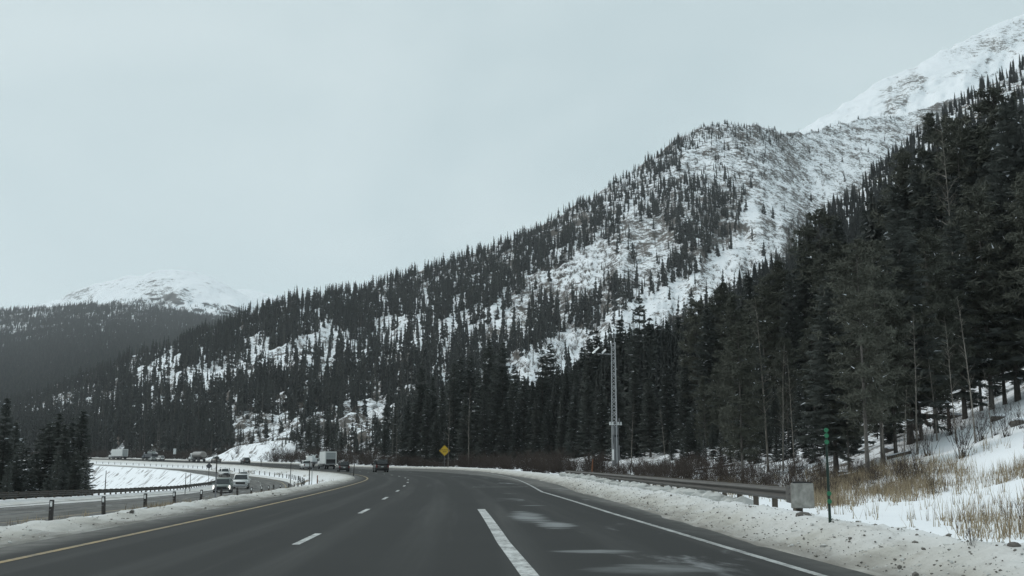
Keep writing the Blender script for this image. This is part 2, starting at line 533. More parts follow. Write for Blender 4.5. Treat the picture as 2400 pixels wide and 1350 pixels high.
for nm, c in (('paint_black', (.012, .013, .014)), ('paint_charcoal', (.045, .047, .05)), ('paint_white', (.74, .75, .74)), ('paint_silver', (.34, .37, .36)),
              ('paint_tan', (.22, .21, .19)), ('paint_box', (.76, .77, .75)), ('paint_green_grey', (.20, .235, .22)), ('tank_steel', (.27, .25, .235)),
              ('paint_navy', (.035, .042, .06)), ('door_grey', (.36, .38, .38)), ('paint_dark_blue', (.03, .035, .045))):
    plain(nm, c, .35, .1, .5, .08, 2, dirt=.3)
MATS['tank_steel'].node_tree.nodes['Principled BSDF'].inputs['Metallic'].default_value = .3

# ------------------------------------------------------------------ object helpers
def link(o, parent=None):
    COL.objects.link(o)
    if parent is not None:
        o.parent = parent
    return o

def tag(o, label=None, cat=None, group=None, kind=None):
    if label: o['label'] = label
    if cat: o['category'] = cat
    if group: o['group'] = group
    if kind: o['kind'] = kind
    return o

def empty(name, loc=(0, 0, 0), rz=0.0):
    o = bpy.data.objects.new(name, None)
    COL.objects.link(o)
    o.empty_display_size = .3
    o.location = loc
    o.rotation_euler = (0, 0, rz)
    return o

def np_mesh(name, V, Fc, mats, midx=None, smooth=False):
    """V (n,3), Fc (m,3 or 4) -> mesh"""
    me = bpy.data.meshes.new(name)
    V = np.asarray(V, np.float32); Fc = np.asarray(Fc, np.int32)
    k = Fc.shape[1]
    me.vertices.add(len(V)); me.vertices.foreach_set('co', V.ravel())
    me.loops.add(Fc.size); me.loops.foreach_set('vertex_index', Fc.ravel())
    me.polygons.add(len(Fc))
    me.polygons.foreach_set('loop_start', np.arange(0, Fc.size, k, dtype=np.int32))
    if midx is not None:
        me.polygons.foreach_set('material_index', np.asarray(midx, np.int32))
    me.polygons.foreach_set('use_smooth', np.full(len(Fc), smooth, bool))
    for m in mats:
        me.materials.append(MATS[m])
    me.update(calc_edges=True)
    me.validate()
    return me

class MB:
    """collects simple solids and builds one mesh object"""
    def __init__(s):
        s.v = []; s.f = []
    def add(s, vs, fs):
        o = len(s.v)
        s.v += [tuple(v) for v in vs]
        s.f += [tuple(i + o for i in f) for f in fs]
        return s
    def box(s, c, h, rz=0.0, top=1.0):
        cr, sr = math.cos(rz), math.sin(rz)
        vs = []
        for dz in (-1, 1):
            k = top if dz > 0 else 1.0
            for dx, dy in ((-1, -1), (1, -1), (1, 1), (-1, 1)):
                x, y = dx * h[0] * k, dy * h[1] * k
                vs.append((c[0] + x * cr - y * sr, c[1] + x * sr + y * cr, c[2] + dz * h[2]))
        return s.add(vs, [(0, 3, 2, 1), (4, 5, 6, 7), (0, 1, 5, 4), (1, 2, 6, 5), (2, 3, 7, 6), (3, 0, 4, 7)])
    def tube(s, a, b, r0, r1=None, n=8, cap=True):
        r1 = r0 if r1 is None else r1
        a = Vector(a); b = Vector(b); d = (b - a).normalized()
        u = d.orthogonal().normalized(); w = d.cross(u)
        vs = []
        for p, r in ((a, r0), (b, r1)):
            for i in range(n):
                t = 2 * math.pi * i / n
                vs.append(p + u * (r * math.cos(t)) + w * (r * math.sin(t)))
        fs = [(i, (i + 1) % n, n + (i + 1) % n, n + i) for i in range(n)]
        if cap:
            fs += [tuple(range(n))[::-1], tuple(range(n, 2 * n))]
        return s.add(vs, fs)
    def prism(s, pts, y0, y1, iny=None):
        """polygon in the XZ plane drawn out along Y; iny: a function z -> inset of y"""
        n = len(pts)
        f = iny or (lambda x, z: 0.0)
        vs = [(x, y0 + f(x, z), z) for x, z in pts] + [(x, y1 - f(x, z), z) for x, z in pts]
        return s.add(vs, [tuple(range(n)), tuple(range(n, 2 * n))[::-1]] + [((i + 1) % n, i, n + i, n + (i + 1) % n) for i in range(n)])
    def mesh(s, name, mat, bevel=0.0, smooth=False):
        bm = bmesh.new()
        vv = [bm.verts.new(v) for v in s.v]
        for f in s.f:
            try: bm.faces.new([vv[i] for i in f])
            except ValueError: pass
        bmesh.ops.recalc_face_normals(bm, faces=bm.faces)
        if bevel:
            bmesh.ops.bevel(bm, geom=[e for e in bm.edges], offset=bevel, segments=2, affect='EDGES', clamp_overlap=True)
        me = bpy.data.meshes.new(name)
        bm.to_mesh(me); bm.free()
        for p in me.polygons: p.use_smooth = smooth
        me.materials.append(MATS[mat])
        return me
    def build(s, name, mat, parent=None, bevel=0.0, smooth=False, loc=None, rz=None):
        o = bpy.data.objects.new(name, s.mesh(name, mat, bevel, smooth))
        link(o, parent)
        if loc is not None: o.location = loc
        if rz is not None: o.rotation_euler = (0, 0, rz)
        return o

def share(o, name, parent, loc=None, rot=None):
    c = bpy.data.objects.new(name, o.data if hasattr(o, 'data') else o)
    link(c, parent)
    if loc is not None: c.location = loc
    if rot is not None: c.rotation_euler = rot
    return c

def copy_tree(o, parent=None):
    c = o.copy()
    COL.objects.link(c)
    c.parent = parent
    for ch in list(o.children):
        copy_tree(ch, c)
    return c

def grid_faces(nr, nc):
    i = np.arange(nr - 1)[:, None] * nc + np.arange(nc - 1)[None, :]
    i = i.ravel()
    return np.stack([i, i + 1, i + nc + 1, i + nc], 1)

def attr(me, name, vals):
    a = me.attributes.new(name, 'FLOAT', 'POINT')
    a.data.foreach_set('value', np.asarray(vals, np.float32).ravel())

# ------------------------------------------------------------------ snow ground along the road
ss = np.concatenate([np.arange(-65, 4, 1.5), np.arange(4, 55, .17), np.arange(55, 130, .5), np.arange(130, 260, 1.2), np.arange(260, 800, 3)])
dd = np.concatenate([np.array([-330, -260, -200, -150, -115, -90]), np.arange(-75, -40, 2.5), np.arange(-40, -18.5, .7), np.arange(-18.5, -12.6, 1.5), np.arange(-12.6, -4, .3),
                     np.arange(-4, -.9, .11), np.array([-.5, 0, 3, 6, 9, 10.5]), np.arange(11.2, 15.2, .095), np.arange(15.2, 24, .3), np.arange(24, 40, .7), np.arange(40, 60, 2), np.arange(60, 100, 6)])
Sg, Dg = np.meshgrid(ss, dd, indexing='ij')
# let the columns follow the widening of the pavement on the right
wid = (EDG(Sg) + ASF(Sg)) - (11.1 + .6)
Dg = np.where(Dg > 10.9, Dg + wid, np.where(Dg > 3, Dg + wid * (Dg - 3) / 7.9, Dg))
opd = OPY(Sg) + 11.5
Dg = np.where(Dg < -10, Dg + opd, np.where(Dg < -1.2, Dg + opd * (-1.2 - Dg) / 8.8, Dg))
Xg, Yg = path(Sg, Dg)
Zg = ground(Sg.ravel(), Dg.ravel()).reshape(Sg.shape)
og = Dg - (EDG(Sg) + ASF(Sg)); olg = -1.15 - Dg
lo2 = (OPY(Sg) - 8.4) - Dg
dirt = np.where(og > 0, np.clip(1.25 - og / 2.2, 0, 1), np.where((olg > 0) & (Dg > OPY(Sg)), np.clip(1.05 - olg / 4.5, 0.12, .9), np.where(lo2 > 0, np.clip(1 - lo2 / 2.5, 0, 1), .5)))
dirt = np.where((olg > 0) & (Dg < OPY(Sg) + 2.2) & (Dg > OPY(Sg)), .6, dirt)
litter = np.where(og > 6, np.clip((og - 9) / 8, 0, 1), np.where(lo2 > 16, .6, 0))
litter = np.where((Sg > 110) & (og > 4), np.clip((og - 4) / 4, 0, 1), litter)
litter = np.where((Sg > 358) & (Sg < 418) & (og < 24), .0, litter)
streak = np.where(((Sg > 360) & (Sg < 416) & (og > 1.5) & (og < 26)) | (lo2 > 2.5), 1.0, 0.0)
litter = np.where((Yg < 75) & (og > 6), litter * .45, litter)
gpx, gpy = proj(Xg, Yg, Zg)
tl = lut([(1000, 1108), (1880, 1128), (1950, 1122), (2035, 1112), (2110, 1062), (2170, 1036), (2290, 962), (2400, 930), (2700, 850)])(gpx)
litter = np.where((Yg < 100) & (Yg > 8) & (og > 5), np.clip((tl - gpy) / 22, 0, .95), litter)
gm = np_mesh('snow_ground', np.stack([Xg.ravel(), Yg.ravel(), Zg.ravel()], 1), grid_faces(*Sg.shape)[:, ::-1], ['snow_ground'], smooth=True)
slush = np.where(og > -.3, np.exp(-(np.clip(og, 0, 9) / .42) ** 2), np.where((olg > -.3) & (Dg > -6), np.exp(-(np.clip(olg, 0, 9) / .5) ** 2), 0))
attr(gm, 'slush', slush); attr(gm, 'streak', streak); attr(gm, 'dirt', dirt); attr(gm, 'litter', litter)
tag(link(bpy.data.objects.new('snow_ground', gm)), kind='structure')
# valley floor out to the horizon
vf = MB().add([(-11000, -3000, -9.2), (11000, -3000, -9.2), (11000, 12000, -9.2), (-11000, 12000, -9.2)], [(0, 1, 2, 3)]).build('valley_floor', 'snow_ground')
tag(vf, kind='structure')

# ------------------------------------------------------------------ pavements and markings
def strip(name, d0, d1, s_arr, zoff, mat, parent=None, cols=9, base='main'):
    """sheet between the offsets d0(s) and d1(s)"""
    s_arr = np.asarray(s_arr, float)
    u = np.linspace(0, 1, cols)
    S_, U = np.meshgrid(s_arr, u, indexing='ij')
    a = d0(S_) if callable(d0) else np.full_like(S_, d0)
    b = d1(S_) if callable(d1) else np.full_like(S_, d1)
    D_ = a + (b - a) * U
    X, Y = path(S_, D_)
    Z = (ZM(S_) + SUP(S_) * D_ if base == 'main' else ZM(S_) + ZOD(S_)) + zoff
    me = np_mesh(name, np.stack([X.ravel(), Y.ravel(), Z.ravel()], 1), grid_faces(*S_.shape)[:, ::-1], [mat])
    uv = me.uv_layers.new(name='road')
    li = np.empty(len(me.loops), np.int32); me.loops.foreach_get('vertex_index', li)
    uvs = np.stack([D_.ravel() - (0 if base == 'main' else 0), S_.ravel()], 1)[li]
    uv.data.foreach_set('uv', uvs.astype(np.float32).ravel())
    return link(bpy.data.objects.new(name, me), parent)

sr = np.concatenate([np.arange(-64, 60, 1.0), np.arange(60, 300, 1.5), np.arange(300, 790, 4)])
wob = lambda s, k, a: a * (fbm(s * .35, s * 0 + k, 4, 21, .6))
road = strip('road', lambda s: -1.05 - .25 + wob(s, 3.3, .22), lambda s: EDG(s) + ASF(s) + .05 + wob(s, 8.1, .32) * np.clip(s / 10, .3, 1), sr, 0.0, 'asphalt', cols=15)
tag(road, kind='structure')
oroad = strip('road', lambda s: OPY(s) + 1.15 + wob(s, 1.3, .15), lambda s: OPY(s) - 8.6 + wob(s, 5.3, .3), sr, 0.0, 'asphalt', cols=8, base='opp')
tag(oroad, kind='structure')
strip('yellow_edge_line', -.075, .075, sr, .005, 'yellow_paint', road, 2)
strip('white_edge_line', lambda s: EDG(s) - .07, lambda s: EDG(s) + .07, sr, .005, 'white_edge_paint', road, 2)
SOLD = lut([(-40, 7.72), (12, 7.72), (20, 7.52), (35, 7.36)])
strip('lane_line', lambda s: SOLD(s) - .11, lambda s: SOLD(s) + .13, np.arange(-30, 34.6, .5), .005, 'white_paint', road, 3)
strip('white_edge_line', 10.95, 11.08, np.arange(175, 330, 2), .007, 'white_edge_paint', road, 2)
for i in range(30):                    # dashes, 3.05 m long, 12.2 m apart
    sa = 19.6 + (i - 2) * 12.19
    sh_ = .12 if i < 4 else 0
    strip('lane_dash', 3.66 - .065 + sh_, 3.66 + .075 + sh_, np.linspace(sa, sa + 3.05, 4), .005, 'white_paint', road, 2)
Xc, Yc = path(72.0, 0)
strip('crack_seal', 7.9, 11.0, np.array([66, 66.25]), .006, 'white_edge_paint', road, 6)
strip('yellow_edge_line', lambda s: OPY(s) - .08, lambda s: OPY(s) + .08, sr, .005, 'yellow_paint', oroad, 2, 'opp')
strip('white_edge_line', lambda s: OPY(s) - 7.4, lambda s: OPY(s) - 7.24, sr, .005, 'white_edge_paint', oroad, 2, 'opp')
for i in range(26):
    sa = 20 + i * 12.19
    strip('lane_dash', lambda s: OPY(s) - 3.74, lambda s: OPY(s) - 3.58, np.linspace(sa, sa + 3.05, 4), .005, 'white_paint', oroad, 2, 'opp')

# ------------------------------------------------------------------ mountains as sheets between a foot line and a ridge line
class Sheet:
    def __init__(s, x0, x1, foot, ridge, power=1.0, rel=0, relw=60, seed=1, small=0.0, smallw=14, rockf=None, back=.55):
        s.x0, s.x1 = x0, x1
        s.foot = foot; s.ridge = ridge; s.power = power
        s.rel, s.relw, s.seed, s.small, s.smallw, s.rockf, s.back = rel, relw, seed, small, smallw, rockf, back
    def pt(s, x, t):
        """surface point: bearing of photo column x, t from foot (0) to ridge (1) and down behind (>1)"""
        x = np.asarray(x, float); t = np.asarray(t, float)
        D0, y0 = s.foot(x); D1, y1 = s.ridge(x)
        tt = np.clip(t, 0, 1)
        D = D0 + (D1 - D0) * tt ** s.power
        D = D + s.rel * fbm(x / 90.0 * 1.0, tt * 3.0 + 3, 4, s.seed) * np.sin(np.pi * tt) ** 1.6
        y = y0 + (y1 - y0) * tt
        X, Y, Z = at(x, y, D)
        b = np.clip(t - 1, 0, None)
        k = 1 + b * .9
        X = X * k; Y = Y * k
        Z = Z - np.minimum(b, 1) ** 1.3 * (Z + 30) * s.back * 1.6
        if s.small:
            r_ = s.rockf(*proj(X, Y, Z)) if s.rockf else .5
            Z = Z + s.small * (ridged(X / s.smallw, Y / s.smallw, 4, s.seed + 5) - .5) * (.35 + 1.3 * r_) * np.clip(tt * 12, 0, 1)
        return X, Y, Z
    def build(s, name, nc, nr, mat):
        xs = np.linspace(s.x0, s.x1, nc)
        ts = np.concatenate([np.linspace(0, 1, nr), np.array([1.06, 1.15, 1.3, 1.6, 2.0])])
        T, Xp = np.meshgrid(ts, xs, indexing='ij')
        X, Y, Z = s.pt(Xp, T)
        me = np_mesh(name, np.stack([X.ravel(), Y.ravel(), Z.ravel()], 1), grid_faces(*T.shape), [mat], smooth=True)
        px, py = proj(X.ravel(), Y.ravel(), Z.ravel())
        attr(me, 'rocky', s.rockf(px, py) if s.rockf else np.full(len(px), .5))
        o = link(bpy.data.objects.new(name, me))
        return tag(o, kind='structure')

def line(tbl):
    fx = lut([(a, b) for a, b, c in tbl]); fy = lut([(a, c) for a, b, c in tbl])
    q = np.arange(tbl[0][0] - 200, tbl[-1][0] + 201, 4.0)
    gx, gy = gsm(fx(q), 12.0), gsm(fy(q), 2.5)
    return lambda x: (np.interp(x, q, gx), np.interp(x, q, gy))

def soft_polys(px, py, polys, default):
    """value by region, with a ragged border"""
    px = np.asarray(px, float); py = np.asarray(py, float)
    tot = 0
    for q, (ox, oy) in enumerate(((-9, -5), (7, -9), (9, 6), (-6, 9), (0, 0))):
        jx = px + ox + 22 * fbm(px / 34 + q * 3, py / 34, 3, 41); jy = py + oy + 22 * fbm(px / 34 + 50, py / 34 + q * 3, 3, 43)
        v = np.full(np.shape(px), default, float)
        for poly, val in polys:
            v = np.where(in_poly(jx, jy, poly), val, v)
        tot = tot + v
    return tot / 5

# middle mountain
MID_ROCK = [([(600, 720), (720, 685), (900, 690), (1190, 650), (1220, 760), (1000, 800), (800, 840), (600, 850)], .56),
            ([(300, 870), (450, 800), (600, 770), (640, 830), (480, 900), (330, 910)], .54),
            ([(1230, 600), (1330, 555), (1440, 560), (1440, 640), (1380, 690), (1290, 690)], .56),
            ([(1350, 470), (1480, 400), (1600, 330), (1700, 280), (1840, 295), (1900, 360), (1800, 430), (1600, 450), (1450, 520)], .58),
            ([(1420, 610), (1480, 520), (1570, 520), (1590, 610), (1480, 650)], .66),
            ([(1800, 300), (2140, 250), (2140, 330), (1990, 430), (1800, 430)], .55),
            ([(1180, 940), (1180, 850), (1310, 780), (1430, 740), (1500, 680), (1640, 600), (1740, 540), (1740, 470), (1800, 420), (1990, 420), (1920, 490), (1800, 610), (1700, 670), (1600, 730), (1450, 800), (1350, 870)], .52),
            ([(1240, 800), (1400, 730), (1420, 770), (1330, 830), (1240, 850)], .52),
            ([(1760, 520), (1860, 480), (1930, 470), (1930, 540), (1800, 580), (1740, 560)], .58)]
mid_rock = lambda px, py: soft_polys(px, py, MID_ROCK, .72)
MID = Sheet(-420, 2750,
            line([(-420, 650, 1079), (-300, 625, 1079), (0, 560, 1075), (200, 505, 1073), (300, 485, 1072), (400, 460, 1073), (500, 440, 1072), (600, 425, 1064), (660, 405, 1070), (700, 375, 1076), (800, 328, 1080), (900, 300, 1078), (1000, 300, 1075), (1300, 300, 1060), (1800, 420, 1000), (2750, 500, 960)]),
            line([(-420, 1150, 1010), (-300, 1100, 1000), (0, 1000, 958), (111, 980, 922), (222, 950, 884), (333, 920, 834), (430, 910, 802), (500, 910, 778), (600, 915, 738), (660, 920, 715), (700, 930, 705), (750, 940, 697), (850, 960, 685), (1000, 1000, 640), (1100, 1030, 602), (1200, 1050, 570), (1300, 1080, 520), (1400, 1110, 460), (1500, 1140, 395), (1560, 1170, 350), (1600, 1190, 322), (1650, 1210, 300), (1720, 1240, 292), (1780, 1260, 296), (1830, 1280, 308), (1870, 1330, 314), (1900, 1380, 308), (1960, 1450, 292), (2040, 1500, 276), (2130, 1560, 268), (2200, 1600, 245), (2400, 1650, 190), (2750, 1700, 110)]),
            power=1.15, rel=55, seed=2, small=9, smallw=34, rockf=mid_rock)
MID.build('mountain', 900, 300, 'mountain_slope')
# high peak behind, upper right
PK_ROCK = [([(2060, 270), (2070, 200), (2140, 160), (2180, 190), (2120, 240), (2110, 285)], .74), ([(2190, 130), (2290, 80), (2420, 30), (2450, 120), (2300, 130), (2220, 150)], .58),
           ([(2280, 90), (2340, 85), (2350, 130), (2290, 130)], .76), ([(1900, 320), (1990, 245), (2020, 255), (1960, 320)], .55), ([(2180, 170), (2330, 150), (2330, 180), (2200, 190)], .6)]
PK = Sheet(1700, 2900, line([(1700, 1900, 480), (2900, 1900, 330)]),
           line([(1700, 2500, 352), (1780, 2520, 330), (1850, 2550, 309), (1900, 2580, 292), (1940, 2600, 272), (2000, 2650, 232), (2050, 2700, 200), (2100, 2720, 178), (2140, 2750, 160), (2190, 2780, 132), (2240, 2800, 108), (2300, 2850, 80), (2340, 2880, 58), (2400, 2900, 38), (2600, 3000, -30), (2900, 3100, -110)]),
           rel=120, seed=12, small=22, smallw=80, rockf=lambda px, py: soft_polys(px, py, PK_ROCK, .43))
PK.build('mountain_peak', 340, 150, 'peak_slope')
# snow dome far left and the faint ridge behind it
DM_ROCK = [([(330, 690), (400, 665), (470, 690), (420, 715), (340, 710)], .72), ([(140, 705), (180, 675), (210, 670), (180, 705)], .66), ([(300, 680), (420, 640), (440, 650), (330, 690)], .6)]
DM = Sheet(-500, 900, line([(-500, 3900, 800), (900, 3900, 800)]),
           line([(-500, 5200, 760), (-200, 5200, 745), (0, 5200, 730), (100, 5200, 715), (140, 5200, 702), (180, 5200, 681), (220, 5200, 666), (270, 5200, 654), (330, 5200, 645), (370, 5200, 637), (400, 5200, 632), (430, 5200, 631), (460, 5200, 634), (490, 5200, 643), (520, 5200, 657), (550, 5200, 674), (590, 5200, 692), (630, 5200, 704), (700, 5200, 720), (900, 5200, 760)]),
           rel=300, seed=22, small=40, smallw=260, rockf=lambda px, py: soft_polys(px, py, DM_ROCK, .50))
DM.build('snow_dome', 330, 130, 'dome_slope')
DM2 = Sheet(300, 1000, line([(300, 5600, 800), (1000, 5600, 800)]), line([(300, 7000, 730), (450, 7000, 700), (530, 7000, 684), (570, 7000, 679), (610, 7000, 686), (650, 7000, 697), (720, 7000, 715), (1000, 7000, 760)]), rel=200, seed=32, small=30, smallw=300)
DM2.build('far_ridge', 120, 40, 'dome_slope')
# forested hill in front of the dome
HILL = Sheet(-520, 900, line([(-520, 1250, 1010), (0, 1150, 1000), (300, 1150, 940), (900, 1250, 900)]),
             line([(-520, 3300, 745), (-200, 3300, 738), (0, 3300, 732), (100, 3300, 722), (200, 3300, 714), (290, 3300, 714), (350, 3300, 722), (450, 3300, 737), (520, 3300, 747), (600, 3300, 757), (700, 3300, 772), (900, 3300, 800)]),
             power=1.5, rel=180, seed=42, small=14, smallw=120)
HILL.build('forest_hill', 260, 120, 'hill_slope')
# near hillside on the right, rising from the roadside
def hs_foot(x):
    D0 = lut([(1120, 262), (1200, 225), (1300, 192), (1400, 168), (1500, 150), (1600, 132), (1700, 120), (1900, 100), (2100, 82), (2400, 66), (2700, 58), (3100, 50)])(x)
    X, Y, _ = at(x, np.full_like(np.asarray(x, float), HZ), D0)
    s, d = sd_of(np.ravel(X), np.ravel(Y))
    z = ground(s, d, False).reshape(np.shape(X)) - .6
    return D0, proj(X, Y, z)[1]
HS_R = line([(1120, 300, 1070), (1200, 300, 1050), (1300, 310, 1010), (1400, 330, 925), (1500, 350, 865), (1600, 380, 835), (1690, 420, 735), (1760, 460, 680), (1850, 500, 635), (1920, 560, 535), (1960, 590, 500), (2010, 620, 452), (2080, 650, 385), (2140, 670, 332), (2200, 690, 278), (2290, 710, 218), (2400, 740, 156), (2700, 800, -30), (3100, 850, -230)])
HS_ROCK = [([(2130, 340), (2200, 260), (2400, 170), (2420, 330), (2300, 300), (2200, 340)], .66)]
HS = Sheet(1120, 3100, hs_foot, HS_R, power=1.25, rel=22, seed=52, small=4, smallw=22, rockf=lambda px, py: soft_polys(px, py, HS_ROCK, .5))
HS.build('hillside', 330, 150, 'near_slope')

# ------------------------------------------------------------------ trees
class TB:
    """triangle soup for foliage"""
    def __init__(s): s.t = []; s.m = []
    def tri(s, A, B, C, m=0):
        A = np.atleast_2d(A); B = np.atleast_2d(B); C = np.atleast_2d(C)
        s.t.append(np.stack([A, B, C], 1)); s.m.append(np.full(len(A), m, np.int32) if np.isscalar(m) else np.asarray(m, np.int32))
    def mesh(s, name, mats):
        T = np.concatenate(s.t); M = np.concatenate(s.m)
        return np_mesh(name, T.reshape(-1, 3), np.arange(len(T) * 3).reshape(-1, 3), mats, M)

def trunk_mesh(name, H, r, mat, sd, n=7, seg=8, lean=.0, top=1.0):
    g = np.random.default_rng(sd)
    V = []; 
    ph = g.uniform(0, 6.28)
    for k in range(seg + 1):
        u = k / seg
        cx = lean * H * u ** 1.5 * math.cos(ph) + .012 * H * math.sin(u * 5 + ph) * u * (1 - u * .5) * (lean > 0)
        cy = lean * H * u ** 1.5 * math.sin(ph)
        rr = r * (1 - u * .93) * (1 + .35 * max(0, .06 - u) / .06)
        for i in range(n):
            a = 6.2832 * i / n
            V.append((cx + rr * math.cos(a), cy + rr * math.sin(a), H * top * u - (.4 if k == 0 else 0)))
    Fc = []
    for k in range(seg):
        for i in range(n):
            Fc.append((k * n + i, k * n + (i + 1) % n, (k + 1) * n + (i + 1) % n, (k + 1) * n + i))
    return np_mesh(name, V, Fc, [mat], smooth=True)

def spruce_crown(name, sd, H=20., Rm=2.7, z0=.05, wh=44, nb=7, step=.17, snow=.010, mats=('needles', 'branch_snow'), gap=.0, ragged=.25):
    g = np.random.default_rng(sd)
    tb = TB()
    # stem tip
    for k in range(wh):
        u = z0 + (1 - z0) * ((k + g.uniform(-.3, .3)) / wh)
        u = min(max(u, z0), .992)
        if g.random() < gap: continue
        Lb = Rm * ((1 - u) ** .78) * (1.0 if u > z0 + .1 else .8 + 2 * (u - z0)) + .12
        n_ = max(4, int(nb + g.integers(-1, 2)))
        a0 = g.uniform(0, 6.28)
        for j in range(n_):
            a = a0 + 6.2832 * j / n_ + g.uniform(-.35, .35)
            l = Lb * g.uniform(1 - ragged * 1.6, 1 + ragged)
            z = H * u + g.uniform(-.15, .15)
            el = .45 * (u - .35) + g.uniform(-.10, .10)           # rises near the top, droops below
            droop = (.34 - .25 * u) * g.uniform(.7, 1.3)
            ns = max(3, int(l / step))
            w = np.linspace(.10, 1, ns)
            dirv = np.array([math.cos(a), math.sin(a)])
            per = np.array([-dirv[1], dirv[0]])
            px = dirv[0] * l * w; py = dirv[1] * l * w
            pz = z + l * (el * w - droop * w ** 1.0 + .16 * w ** 2.6)
            P = np.stack([px, py, pz], 1)
            for side in (-1, 1):
                sl = (.24 + .50 * np.sin(np.pi * np.clip(w * .9, 0, 1))) * g.uniform(.7, 1.25, ns) * (.55 + .45 * min(1, l / 1.6))
                fw = g.uniform(.35, .9, ns); dn = g.uniform(-.55, .12, ns)
                tip = P + np.stack([(per[0] * side + dirv[0] * fw) * sl, (per[1] * side + dirv[1] * fw) * sl, dn * sl], 1)
                bw = .5 * step * g.uniform(.8, 1.5, ns)
                B1 = P + np.stack([dirv[0] * bw, dirv[1] * bw, g.uniform(.0, .10, ns)], 1)
                B2 = P - np.stack([dirv[0] * bw, dirv[1] * bw, g.uniform(.0, .16, ns)], 1)
                m = (g.random(ns) < snow).astype(int)
                tb.tri(B1, tip, B2, m)
            # hanging twigs under the branch
            sl = g.uniform(.12, .42, ns) * min(1, l)
            o_ = g.uniform(-.12, .12, (ns, 2))
            tip = P + np.stack([o_[:, 0], o_[:, 1], -sl], 1)
            B1 = P + np.stack([dirv[0] * .12 + 0 * w, dirv[1] * .12 + 0 * w, 0 * w], 1)
            B2 = P - np.stack([dirv[0] * .10 + 0 * w, dirv[1] * .10 + 0 * w, 0 * w], 1)
            tb.tri(B1, tip, B2, 0)
            e = P[-1]
            tb.tri(e + np.array([per[0], per[1], 0]) * .08, e + np.array([dirv[0], dirv[1], .1]) * .35, e - np.array([per[0], per[1], 0]) * .08, 1 if g.random() < snow * 2 else 0)
    for q in range(5):
        a = g.uniform(0, 6.28)
        tb.tri([.06 * math.cos(a), .06 * math.sin(a), H * .965], [0, 0, H * 1.012], [-.06 * math.cos(a), -.06 * math.sin(a), H * .965], 0)
    return tb.mesh(name, mats)

def pine_crown(name, sd, H=20., Rm=2.6, z0=.3, nbr=95, mats=('pine_needles', 'branch_snow', 'bark'), snow=.006, per=46):
    g = np.random.default_rng(sd)
    tb = TB()
    for k in range(nbr):
        u = z0 + (1 - z0) * ((k + .5) / nbr) ** .9
        a = g.uniform(0, 6.28)
        v_ = (1 - u) / (1 - z0)
        sh = math.sin(math.pi * min(1, v_ * .82 + .03)) ** .75
        l = Rm * sh * g.uniform(.55, 1.15) + .2
        el = g.uniform(-.15, .40) + .3 * (u - .5)
        dirv = np.array([math.cos(a), math.sin(a), el])
        base = np.array([0, 0, H * (u - .015)])
        per_ = np.array([-dirv[1], dirv[0], 0]) * .03
        tb.tri(base + per_, base + dirv * l, base - per_, 2)
        up = np.array([0, 0, .035])
        tb.tri(base + up, base + dirv * l, base - up, 2)
        for c in range(3):
            cc = base + dirv * l * (0.45 + .28 * c) + g.normal(0, .12, 3)
            n = int(per * g.uniform(.6, 1.2))
            rad = (.30 + .20 * g.random()) * (.55 + .45 * min(1, v_ * 4)) * (1.2 if c == 1 else 1.0)
            d = g.normal(0, 1, (n, 3)); d[:, 2] = d[:, 2] * .7 + .25
            d /= np.linalg.norm(d, axis=1)[:, None]
            st = cc + d * rad * .15 + g.normal(0, rad * .45, (n, 3)) * np.array([1, 1, .6])
            tip = st + d * rad * g.uniform(.6, 1.3, (n, 1))
            q = g.normal(0, 1, (n, 3)); q = q - (q * d).sum(1)[:, None] * d
            q /= np.linalg.norm(q, axis=1)[:, None] + 1e-6
            m = ((g.random(n) < snow) & (d[:, 2] > .2)).astype(int)
            tb.tri(st + q * .055, tip, st - q * .055, m)
    return tb.mesh(name, mats)

def mid_crown(name, sd, H=14., Rm=1.7, z0=.06, wh=34, nb=9, snow=.003, mats=('far_needles', 'branch_snow')):
    g = np.random.default_rng(sd)
    tb = TB()
    for k in range(wh):
        u = z0 + (1 - z0) * (k + g.uniform(-.3, .3)) / wh
        u = max(u, .02)
        Lb = Rm * (1 - u) ** .85 + .1
        a0 = g.uniform(0, 6.28)
        for j in range(nb):
            a = a0 + 6.2832 * j / nb + g.uniform(-.4, .4)
            l = Lb * g.uniform(.5, 1.2)
            d = np.array([math.cos(a), math.sin(a), 0]); p = np.array([-d[1], d[0], 0])
            z = H * u
            dz = l * g.uniform(-.55, -.05)
            b = np.array([0, 0, z]); e = b + d * l + np.array([0, 0, dz])
            mdl = b + d * l * .55 + np.array([0, 0, dz * .35])
            wd = l * .2
            hh = H / wh * 1.2
            m = 1 if g.random() < snow else 0
            tb.tri(b + np.array([0, 0, hh * .5]), mdl + p * wd, e, m)
            tb.tri(b + np.array([0, 0, hh * .5]), e, mdl - p * wd, m)
            tb.tri(b + np.array([0, 0, hh * .6]), e, mdl + np.array([0, 0, -hh * 1.1]), 0)
    tb.tri([-.07, 0, H * .93], [0, 0, H * 1.01], [.07, 0, H * .93]); tb.tri([0, -.07, H * .93], [0, 0, H * 1.01], [0, .07, H * .93])
    return tb.mesh(name, mats)

